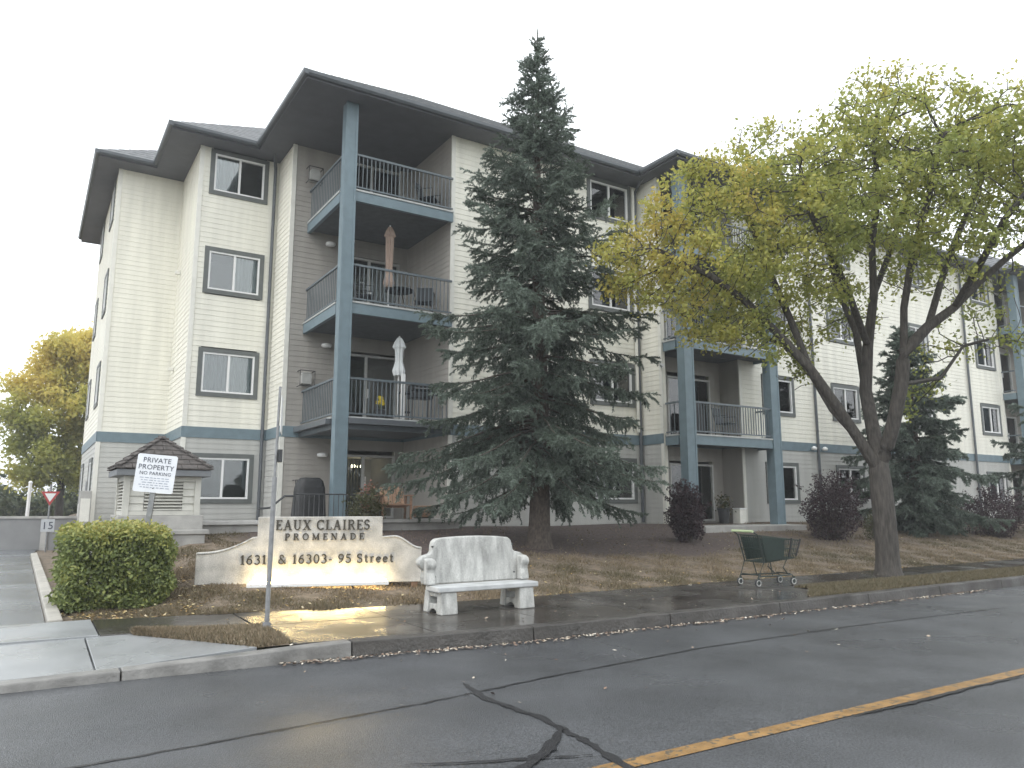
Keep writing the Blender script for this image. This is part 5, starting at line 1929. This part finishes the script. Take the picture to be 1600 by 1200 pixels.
for (x, y, rx_, h, lab, sd_) in ((13.25, 13.3, 0.42, 1.15, 'narrow dark purple shrub beside the second balcony post', 41), (18.3, 12.95, 0.78, 1.45, 'wide dark purple shrub left of the elm trunk', 42), (26.0, 12.6, 0.95, 1.25, 'low dark purple shrub near the right edge under the spruces', 43)):
    shrub('purple_shrub', lab, (x, y, gzf(x, y)), rx_, rx_, h, 40, 9000, 0.06, M_RED, np.random.default_rng(sd_), group='purple leaved shrubs along the building')
M_BUSH = mat('patio_bush_leaves', (0.06, 0.07, 0.03), 0.6, attr='tint', trans=0.2, ramp=[(0.0, (0.035, 0.045, 0.02)), (0.6, (0.08, 0.085, 0.035)), (1.0, (0.15, 0.11, 0.05))])
shrub('patio_bush', 'small dull green bush on the terrace beside the wooden chair', (6.12, 15.55, gzf(6.12, 15.55)), 0.38, 0.3, 0.75, 22, 3000, 0.05, M_BUSH, np.random.default_rng(44))
shrub('small_bush', 'small thin bush at the foot of the right balcony post', (19.5, 14.0, gzf(19.5, 14.0)), 0.35, 0.3, 0.5, 20, 1200, 0.05, M_BUSH, np.random.default_rng(45))
shrub('small_bush', 'low brownish bush right of the wide purple shrub', (19.75, 12.6, gzf(19.75, 12.6)), 0.4, 0.35, 0.7, 24, 1500, 0.05, M_BUSH, np.random.default_rng(46))

# ------------------------------------------------------------------ boulevard turf strips
def turf_strip(x0, x1, fn0, fn1, name):
    V, F = [], []
    xs_ = np.arange(x0, x1 + 0.01, 0.3)
    for x in xs_:
        a, b = fn0(x), fn1(x)
        for t in (0, 0.25, 0.5, 0.75, 1):
            V.append((x, a + (b - a) * t, 0.118 + 0.035 * math.sin(t * math.pi) + 0.006 * math.sin(x * 3 + t * 5)))
    for i in range(len(xs_) - 1):
        for j in range(4):
            q = i * 5 + j
            F.append((q, q + 5, q + 6, q + 1))
    o = np_mesh(name, np.array(V), F, lawn.data.materials[0], smooth=True)
    tag(o, kind='structure')
    return o


turf_strip(1.05, 2.28, lambda x: max(kerb_y(x) + 0.18, 9.05 - (x - 1.0) * 1.55), lambda x: walk_near(x) - 0.01, 'boulevard')
turf_strip(9.65, 60, lambda x: kerb_y(x) + 0.18, lambda x: walk_near(x) - 0.01 if x > 10.6 else kerb_y(x) + 0.19 + (walk_near(x) - 0.35 - kerb_y(x) - 0.19) * (x - 9.6), 'boulevard')

# ------------------------------------------------------------------ grass, fallen leaves
M_GRASS = mat('autumn_grass', (0.2, 0.16, 0.08), 0.7, attr='tint', trans=0.2,
              ramp=[(0.0, (0.065, 0.068, 0.032)), (0.4, (0.135, 0.115, 0.065)), (0.75, (0.24, 0.185, 0.12)), (1.0, (0.36, 0.29, 0.20))])
rG = np.random.default_rng(77)


def grass(name, x, y, z, tint, h):
    n = len(x)
    az = rG.uniform(0, 2 * np.pi, n)
    wv = np.stack([np.cos(az), np.sin(az), np.zeros(n)], 1) * (0.007 + 0.0016 * h / 0.05)[:, None]
    ln = np.stack([rG.normal(0, 0.5, n), rG.normal(0, 0.5, n), np.ones(n)], 1) * h[:, None]
    P = np.stack([x, y, z - 0.004], 1)
    V = np.stack([P - wv, P + wv, P + ln], 1).reshape(-1, 3)
    o = np_mesh(name, V, np.arange(3 * n).reshape(-1, 3), M_GRASS, tint=tint)
    tag(o, kind='stuff')
    return o


n = 230000
x = 0.6 + 32 * rG.uniform(0, 1, n) ** 1.7
wf = np.interp(x, [-60, 0.8, 2.0, 3.1, 4.1, 6.3, 60], [10.35, 10.3, 10.05, 9.72, 9.58, 9.46, 9.48])
y = wf + 0.0 + (15.6 - wf) * rG.uniform(0, 1, n) ** 1.4
keep = (rG.uniform(0, 1, n) > 0.94 * mulch_amount(x, y)) & ~((x < 2.9) & (y > 14.5)) & (x > 0.55)
x, y = x[keep], y[keep]
dry = np.clip(0.62 + 0.22 * np.sin(x * 0.8 + y) + 0.15 * np.sin(y * 2.3 + x * 1.9), 0, 1)
g1 = grass('lawn_grass', x, y, gz(x, y), np.clip(0.6 * dry + 0.4 * rG.uniform(0, 1, len(x)), 0, 1), rG.uniform(0.025, 0.085, len(x)) * (0.6 + 0.5 * np.sin(x * 5.1) * np.sin(y * 4.3)))
g1['label'] = 'dry tan grass of the bank behind the pavement'
n = 80000
x = 9.7 + 25 * rG.uniform(0, 1, n) ** 1.5
kn = np.interp(x, [-60, -1, 2.0, 4.5, 10, 13, 60], [7.45, 7.45, 7.42, 7.15, 7.08, 7.12, 7.2]) + 0.18
wn = np.interp(x, [-60, 1.3, 2.3, 10, 18, 60], [9.25, 9.1, 8.85, 8.3, 8.22, 8.22])
t_ = rG.uniform(0, 1, n)
y = kn + (wn - kn) * t_
keep = ~((x < 10.6) & (y > kn + (wn - 0.35 - kn) * (x - 9.6)))
x, y, t_ = x[keep], y[keep], t_[keep]
g2 = grass('boulevard_grass', x, y, 0.118 + 0.035 * np.sin(t_ * np.pi), np.clip(0.15 + 0.5 * rG.uniform(0, 1, len(x)), 0, 1), rG.uniform(0.025, 0.065, len(x)))
g2['label'] = 'green and tan grass strip between kerb and pavement under the elm'
n = 14000
x = rG.uniform(1.05, 2.28, n)
kn = np.maximum(7.6, 9.05 - (x - 1.0) * 1.55)
wn = np.interp(x, [1.3, 2.3], [9.1, 8.85])
t_ = rG.uniform(0, 1, n)
y = kn + (wn - kn) * t_
g3 = grass('boulevard_grass', x, y, 0.118 + 0.035 * np.sin(t_ * np.pi), np.clip(0.35 + 0.6 * rG.uniform(0, 1, n), 0, 1), rG.uniform(0.025, 0.06, n))
g3['label'] = 'small wedge of yellowish grass beside the driveway apron'

M_LEAF = mat('fallen_leaves', (0.3, 0.25, 0.1), 0.6, attr='tint', ramp=[(0.0, (0.10, 0.06, 0.03)), (0.4, (0.30, 0.19, 0.06)), (0.75, (0.46, 0.36, 0.16)), (1.0, (0.58, 0.50, 0.34))])


M_LEAFP = mat('pale_fallen_leaves', (0.3, 0.25, 0.1), 0.6, attr='tint', ramp=[(0.0, (0.07, 0.045, 0.035)), (0.4, (0.20, 0.13, 0.09)), (0.75, (0.42, 0.36, 0.28)), (1.0, (0.62, 0.58, 0.50))])


def litter(name, x, y, z, size, label, m=None):
    n = len(x)
    az = rG.uniform(0, 2 * np.pi, n)
    a = np.stack([np.cos(az), np.sin(az), rG.normal(0, 0.25, n)], 1)
    b = np.stack([-np.sin(az), np.cos(az), rG.normal(0, 0.25, n)], 1)
    s = size * rG.uniform(0.6, 1.3, (n, 1))
    P = np.stack([x, y, z + 0.012], 1)
    V = np.stack([P - a * s, P - b * s * 0.55, P + a * s, P + b * s * 0.55], 1).reshape(-1, 3)
    o = np_mesh(name, V, np.arange(4 * n).reshape(-1, 4), m or M_LEAF, tint=rG.uniform(0, 1, n))
    tag(o, label, kind='stuff')


n = 1500
x = 2.1 + 12 * rG.uniform(0, 1, n) ** 1.1
ky = np.interp(x, [2.0, 4.5, 10, 13, 60], [7.42, 7.15, 7.08, 7.12, 7.2])
y = ky - 0.03 - np.abs(rG.normal(0, 0.07, n))
litter('gutter_leaves', x, y, np.full(n, -0.012), 0.022, 'pale wet leaves gathered along the foot of the kerb', M_LEAFP)
n = 1500
x = 0.7 + 22 * rG.uniform(0, 1, n) ** 1.5
wf = np.interp(x, [-60, 0.8, 2.0, 3.1, 4.1, 6.3, 60], [10.35, 10.3, 10.05, 9.72, 9.58, 9.46, 9.48])
y = wf + (14.0 - wf) * rG.uniform(0, 1, n) ** 1.8
litter('lawn_leaves', x, y, gz(x, y) + 0.025, 0.026, 'scattered yellow leaves on the bank')
n = 160
x = rG.uniform(1.0, 14, n)
y = rG.uniform(7.4, 9.4, n)
litter('pavement_leaves', x, y, np.full(n, 0.13), 0.022, 'a few leaves stuck to the wet pavement', M_LEAFP)
n = 60
x = rG.uniform(2, 14, n)
y = rG.uniform(4.8, 7.0, n)
litter('road_leaves', x, y, np.array([road_z(a, b) for a, b in zip(x, y)]), 0.02, 'a few pale leaves on the wet road', M_LEAFP)
n = 500
x = rG.uniform(0.3, 2.2, n)
y = rG.uniform(10.4, 13.0, n)
litter('hedge_leaves', x, y, gz(x, y) + 0.02, 0.026, 'yellow leaves fallen round the foot of the hedge')

# ------------------------------------------------------------------ things on the balconies and patios
def parasol(loc, label, m, h=2.2, low=0.95, rr=0.13):
    t = thing('closed_parasol', label, 'parasol', loc, group='closed parasols on the balconies')
    MB().tube([(0, 0, 0.05), (0, 0, h + 0.05)], 0.02, 8).build('pole', M_WHITE, t, world=False)
    MB().lathe([(0.22, 0), (0.22, 0.04), (0.05, 0.07), (0.04, 0.2)], (0, 0, 0), 16).build('base', M_CONC, t, world=False)
    mb = MB()
    n = 16
    vs_, fs = [], []
    prof = [(low, 0.75), (low + 0.12, 0.95), (low + 0.35, 0.55), (low + 0.6, 0.6), (h - 0.28, 0.72), (h - 0.24, 1.0), (h - 0.1, 0.7), (h, 0.35), (h + 0.02, 0.05)]
    for z, q in prof:
        for k in range(n):
            a = 2 * math.pi * k / n
            r_ = rr * q * (1.0 if k % 2 else 0.68)
            vs_.append((r_ * math.cos(a), r_ * math.sin(a), z))
    for i in range(len(prof) - 1):
        for k in range(n):
            fs.append((i * n + k, i * n + (k + 1) % n, (i + 1) * n + (k + 1) % n, (i + 1) * n + k))
    fs.append(tuple((len(prof) - 1) * n + k for k in range(n)))
    mb.add(vs_, fs)
    mb.build('canopy', m, t, world=False)
    return t


parasol((7.24, 17.3, DECK[1]), 'beige closed parasol on the third floor balcony', mat('beige_canvas', (0.36, 0.27, 0.22), 0.9, 0.1), 2.28, 0.7, 0.15)
parasol((7.48, 17.1, DECK[0]), 'white closed parasol on the second floor balcony', mat('white_canvas', (0.72, 0.74, 0.74), 0.9, 0.06), 2.1, 1.15, 0.17)


def patio_chair(loc, rz, label, m, group='metal chairs on the balconies'):
    t = thing('patio_chair', label, 'chair', loc, rz, group=group)
    MB().box(-0.23, 0.23, -0.22, 0.22, 0.41, 0.44).build('seat', m, t, world=False, bevel=0.01)
    bk = MB()
    bk.hexa([(-0.23, 0.20, 0.44), (0.23, 0.20, 0.44), (0.23, 0.225, 0.44), (-0.23, 0.225, 0.44), (-0.21, 0.32, 0.92), (0.21, 0.32, 0.92), (0.21, 0.345, 0.92), (-0.21, 0.345, 0.92)])
    bk.build('backrest', m, t, world=False, bevel=0.01)
    for sx in (-1, 1):
        for y0 in (-0.2, 0.2):
            MB().tube([(sx * 0.2, y0, 0.42), (sx * 0.23, y0 * 1.15, 0)], 0.012, 6).build('leg', M_DARKMETAL, t, world=False)
        MB().tube([(sx * 0.25, -0.2, 0.42), (sx * 0.26, -0.2, 0.64), (sx * 0.26, 0.24, 0.66)], 0.014, 6).build('armrest', M_DARKMETAL, t, world=False)
    return t


M_MESHF = mat('dark_sling', (0.035, 0.04, 0.045), 0.7, 0.2)
patio_chair((8.25, 17.15, DECK[2]), rad(40), 'dark chair in the corner of the top balcony', M_MESHF)
patio_chair((8.2, 17.25, DECK[1]), rad(-30), 'dark chair right of the beige parasol', M_MESHF)
patio_chair((6.7, 17.5, DECK[1]), rad(70), 'dark chair left of the beige parasol', M_MESHF)
patio_chair((17.2, 15.5, 3.36), rad(10), 'dark chair on the second wing balcony of the lower floor', M_MESHF)
patio_chair((17.6, 15.5, 6.05), rad(-20), 'white chair on the second wing balcony one floor up', M_WHITE)


def round_table(loc, label):
    t = thing('patio_table', label, 'table', loc)
    MB().lathe([(0.36, 0.70), (0.375, 0.71), (0.375, 0.725), (0.36, 0.735)], (0, 0, 0), 24).build('table_top', M_MESHF, t, world=False)
    for k in range(3):
        a = 2 * math.pi * k / 3
        MB().tube([(0.05 * math.cos(a), 0.05 * math.sin(a), 0.70), (0.26 * math.cos(a), 0.26 * math.sin(a), 0)], 0.013, 6).build('leg', M_DARKMETAL, t, world=False)


round_table((7.62, 17.5, DECK[1]), 'small dark round table beside the beige parasol')


def barbecue(loc, rz, label, covered=False, group='barbecues on the patios and balconies'):
    t = thing('covered_barbecue' if covered else 'barbecue', label, 'barbecue', loc, rz, group=group)
    if covered:
        vs_, fs = [], []
        lv = [(0.0, 0.36, 0.27), (0.35, 0.34, 0.25), (0.75, 0.32, 0.235), (0.92, 0.27, 0.2), (0.99, 0.2, 0.14)]
        n = 20
        for z, a, b in lv:
            for k in range(n):
                g_ = 2 * math.pi * k / n
                w_ = 1 + 0.05 * math.sin(5 * g_) * (1 - z)
                c_, s_ = math.cos(g_), math.sin(g_)
                vs_.append((a * w_ * math.copysign(abs(c_) ** 0.5, c_), b * w_ * math.copysign(abs(s_) ** 0.5, s_), z))
        for i in range(len(lv) - 1):
            for k in range(n):
                fs.append((i * n + k, i * n + (k + 1) % n, (i + 1) * n + (k + 1) % n, (i + 1) * n + k))
        fs.append(tuple((len(lv) - 1) * n + k for k in range(n)))
        MB().add(vs_, fs).build('cover', M_BLACK, t, world=False, smooth=True)
        MB().box(-0.37, 0.37, -0.28, 0.28, 0.0, 0.03).build('hem', M_BLACK, t, world=False)
    else:
        MB().box(-0.28, 0.28, -0.2, 0.2, 0.62, 0.78).build('firebox', M_DARKMETAL, t, world=False, bevel=0.02)
        MB().prism([(-0.2, 0.785), (0.2, 0.785), (0.2, 0.88), (0.12, 0.97), (-0.08, 0.97), (-0.2, 0.88)], lambda u, v: (-0.28, u, v), lambda u, v: (0.28, u, v)).build('lid', M_BLACK, t, world=False, bevel=0.02)
        for sx in (-1, 1):
            MB().box(sx * 0.42 - 0.13, sx * 0.42 + 0.13, -0.17, 0.17, 0.74, 0.77).build('side_shelf', M_BLACK, t, world=False)
            for y0 in (-0.15, 0.15):
                MB().tube([(sx * 0.25, y0, 0.63), (sx * 0.25, y0, 0)], 0.014, 6).build('leg', M_DARKMETAL, t, world=False)
        MB().tube([(-0.2, -0.235, 0.86), (0.2, -0.235, 0.86)], 0.012, 6).build('handle', M_GALV, t, world=False)


barbecue((5.35, 17.0, 1.05), rad(5), 'barbecue under a black cover on the ground floor terrace', True)
barbecue((8.1, 17.15, DECK[0]), rad(-8), 'black barbecue on the second floor balcony behind the spruce')
barbecue((15.75, 15.45, 3.36), rad(0), 'black covered barbecue on the lower wing balcony', True)

# yellow flowers in a pot on the second floor balcony
fp = thing('flower_pot', 'pot of bright yellow flowers behind the second floor railing', 'flower pot', (6.98, 17.0, DECK[0]))
MB().lathe([(0.09, 0), (0.13, 0.24), (0.14, 0.26), (0.12, 0.27)], (0, 0, 0), 16).build('pot', M_DARKMETAL, fp, world=False)
rp = np.random.default_rng(3)
st_ = MB()
for k in range(14):
    a = rp.uniform(0, 6.28)
    q = rp.uniform(0.02, 0.12)
    st_.tube([(0, 0, 0.26), (q * math.cos(a), q * math.sin(a), 0.26 + rp.uniform(0.15, 0.3))], 0.005, 4)
st_.build('stems', M_HEDGE, fp, world=False, kind='stuff')
M_YF = mat('yellow_petals', (0.72, 0.55, 0.02), 0.6, 0.1)
for k in range(11):
    a, q, z = rp.uniform(0, 6.28), rp.uniform(0.0, 0.11), rp.uniform(0.40, 0.56)
    fl_ = MB()
    cx_, cy_ = q * math.cos(a), q * math.sin(a)
    for p in range(7):
        b = 2 * math.pi * p / 7
        fl_.add([(cx_, cy_, z), (cx_ + 0.045 * math.cos(b - 0.3), cy_ + 0.02 * math.sin(b) - 0.01, z + 0.045 * math.sin(b - 0.3)), (cx_ + 0.06 * math.cos(b), cy_ - 0.02, z + 0.06 * math.sin(b)), (cx_ + 0.045 * math.cos(b + 0.3), cy_ + 0.02 * math.sin(b) - 0.01, z + 0.045 * math.sin(b + 0.3))], [(0, 1, 2, 3)])
    fl_.build('flower', M_YF, fp, world=False)
# narrow white upright on the same balcony
wu = thing('white_shelf_post', 'narrow white upright with black brackets on the second floor balcony', 'post', (7.47, 16.8, DECK[0]))
MB().box(-0.04, 0.04, -0.04, 0.04, 0, 1.15).build('upright', M_WHITE, wu, world=False)
for z in (0.2, 0.65):
    MB().box(0.04, 0.18, -0.05, 0.05, z, z + 0.04).build('bracket', M_BLACK, wu, world=False)

# wooden deck chair, low table, barrel planter, red cloth on the terrace
wc = thing('wooden_chair', 'slatted wooden deck chair facing the street on the terrace', 'chair', (6.85, 15.75, 1.13), rad(-12))
M_WOODL = mat('light_wood', (0.25, 0.15, 0.095), 0.7, 0.25, 5, 0.2, 30, stretch=(1, 8, 8))
for k in range(6):
    x0 = -0.27 + 0.092 * k
    MB().hexa([(x0, 0.12, 0.24), (x0 + 0.08, 0.12, 0.24), (x0 + 0.08, 0.14, 0.24), (x0, 0.14, 0.24), (x0, 0.34, 0.68 + 0.03 * min(k, 5 - k)), (x0 + 0.08, 0.34, 0.68 + 0.03 * min(k, 5 - k)), (x0 + 0.08, 0.36, 0.68), (x0, 0.36, 0.68)]).build('back_slat', M_WOOD, wc, world=False)
for k in range(5):
    y0 = -0.36 + 0.095 * k
    MB().box(-0.29, 0.29, y0, y0 + 0.085, 0.30 - 0.012 * k, 0.325 - 0.012 * k).build('seat_slat', M_WOODL, wc, world=False)
for sx in (-1, 1):
    MB().hexa([(sx * 0.31 - 0.02, -0.36, 0), (sx * 0.31 + 0.02, -0.36, 0), (sx * 0.31 + 0.02, -0.27, 0), (sx * 0.31 - 0.02, -0.27, 0), (sx * 0.31 - 0.02, -0.36, 0.5), (sx * 0.31 + 0.02, -0.36, 0.5), (sx * 0.31 + 0.02, -0.27, 0.5), (sx * 0.31 - 0.02, -0.27, 0.5)]).build('leg', M_WOODL, wc, world=False)
    MB().hexa([(sx * 0.31 - 0.02, 0.25, 0), (sx * 0.31 + 0.02, 0.25, 0), (sx * 0.31 + 0.02, 0.33, 0), (sx * 0.31 - 0.02, 0.33, 0), (sx * 0.31 - 0.02, 0.18, 0.5), (sx * 0.31 + 0.02, 0.18, 0.5), (sx * 0.31 + 0.02, 0.26, 0.5), (sx * 0.31 - 0.02, 0.26, 0.5)]).build('leg', M_WOODL, wc, world=False)
    MB().box(sx * 0.32 - 0.06, sx * 0.32 + 0.06, -0.4, 0.28, 0.502, 0.525).build('armrest', M_WOODL, wc, world=False)
bp_ = thing('barrel_planter', 'brown half barrel planter right of the wooden chair', 'planter', (7.75, 16.1, 1.05))
MB().lathe([(0.19, 0), (0.24, 0.18), (0.25, 0.36), (0.22, 0.37), (0.21, 0.31)], (0, 0, 0), 18).build('barrel', M_WOOD, bp_, world=False)
for z in (0.08, 0.29):
    MB().lathe([(0.222 + 0.06 * z, z), (0.228 + 0.06 * z, z + 0.03)], (0, 0, 0), 18).build('hoop', M_DARKMETAL, bp_, world=False)
rc = thing('red_basket', 'dull red flower basket behind the wooden chair', 'planter', (6.55, 16.5, 1.05))
MB().lathe([(0.14, 0), (0.17, 0.45), (0.2, 0.5), (0.16, 0.52)], (0, 0, 0), 14).build('basket', mat('dull_red', (0.20, 0.07, 0.055), 0.8, 0.25), rc, world=False)
V, F = leaves_np(np.array([6.55, 16.5, 1.68]) + rp.normal(0, 0.11, (260, 3)), 0.07, rp)
np_mesh('blooms', V, F, mat('faded_blooms', (0.3, 0.12, 0.1), 0.7, attr='tint', ramp=[(0, (0.08, 0.07, 0.03)), (1, (0.36, 0.16, 0.13))]), rc, tint=rp.uniform(0, 1, 260))['kind'] = 'stuff'

# things on the wing patio
pt = thing('plant_pot', 'dark plant pot by the wing patio door', 'pot', (17.45, 15.95, 0.88))
MB().lathe([(0.13, 0), (0.18, 0.42), (0.2, 0.45), (0.17, 0.46)], (0, 0, 0), 16).build('pot', M_DARKMETAL, pt, world=False)
V, F = leaves_np(np.array([17.45, 15.95, 1.45]) + rp.normal(0, 0.12, (200, 3)), 0.09, rp)
np_mesh('foliage', V, F, M_BUSH, pt, tint=rp.uniform(0, 1, 200))['kind'] = 'stuff'
bx_ = thing('white_storage_box', 'small white storage box beside the dark plant pot', 'box', (17.9, 15.75, 0.88))
MB().box(-0.14, 0.14, -0.14, 0.14, 0, 0.42).build('body', M_CORNER, bx_, world=False, bevel=0.01)
MB().box(-0.155, 0.155, -0.155, 0.155, 0.422, 0.46).build('lid', M_WHITE, bx_, world=False, bevel=0.008)

# utility boxes by the left end wall and a parked dark car roof beyond the barrier wall
ub = thing('utility_box', 'grey utility meter box on the left corner of the building', 'box', (1.30, 23.2, 0.1))
MB().box(-0.14, 0.14, -0.12, 0.12, 0.0, 1.7).build('cabinet', mat('meter_grey', (0.40, 0.39, 0.37), 0.6, 0.12), ub, world=False, bevel=0.01)
MB().box(-0.11, 0.11, -0.132, -0.122, 0.9, 1.5).build('door', M_CORNER, ub, world=False)
MB().tube([(0, 0, 1.7), (0, 0, 1.95)], 0.03, 8).build('conduit', M_GALV, ub, world=False)

# far woodland closing the view behind the barrier wall
rF = np.random.default_rng(55)
pts = []
for k in range(26):
    cx_, cy_ = rF.uniform(-14, 6), rF.uniform(52, 62)
    hh = rF.uniform(1.6, 3.2)
    q = rF.normal(0, 1, (900, 3))
    q /= np.linalg.norm(q, axis=1, keepdims=True)
    q *= rF.uniform(0.5, 1, (900, 1))
    pts.append(np.stack([cx_ + q[:, 0] * 1.6, cy_ + q[:, 1] * 1.6, np.maximum(0.05, hh * 0.5 + q[:, 2] * hh * 0.6)], 1))
pts = np.concatenate(pts)
V, F = leaves_np(pts, 0.3, rF)
fwd_ = np_mesh('distant_thicket', V, F, mat('thicket_leaves', (0.06, 0.08, 0.04), 0.7, attr='tint', trans=0.2, ramp=[(0, (0.04, 0.06, 0.03)), (1, (0.12, 0.14, 0.06))]), tint=rF.uniform(0, 1, len(F)))
tag(fwd_, 'far dark green thicket behind the grey wall', kind='stuff')

# thin mist volume added to veil the street like windscreen glare
hz = MB().box(-1000, 1000, -700, 1300, -1.1, 18.0).build('veil_haze', bpy.data.materials.new('veil_mist'))
hz['kind'] = 'stuff'
hm = hz.data.materials[0]
hm.use_nodes = True
hm.node_tree.nodes.clear()
pv = hm.node_tree.nodes.new('ShaderNodeVolumePrincipled')
pv.inputs['Color'].default_value = (0.95, 0.97, 1.0, 1)
pv.inputs['Density'].default_value = 0.0016
ho = hm.node_tree.nodes.new('ShaderNodeOutputMaterial')
hm.node_tree.links.new(pv.outputs[0], ho.inputs['Volume'])
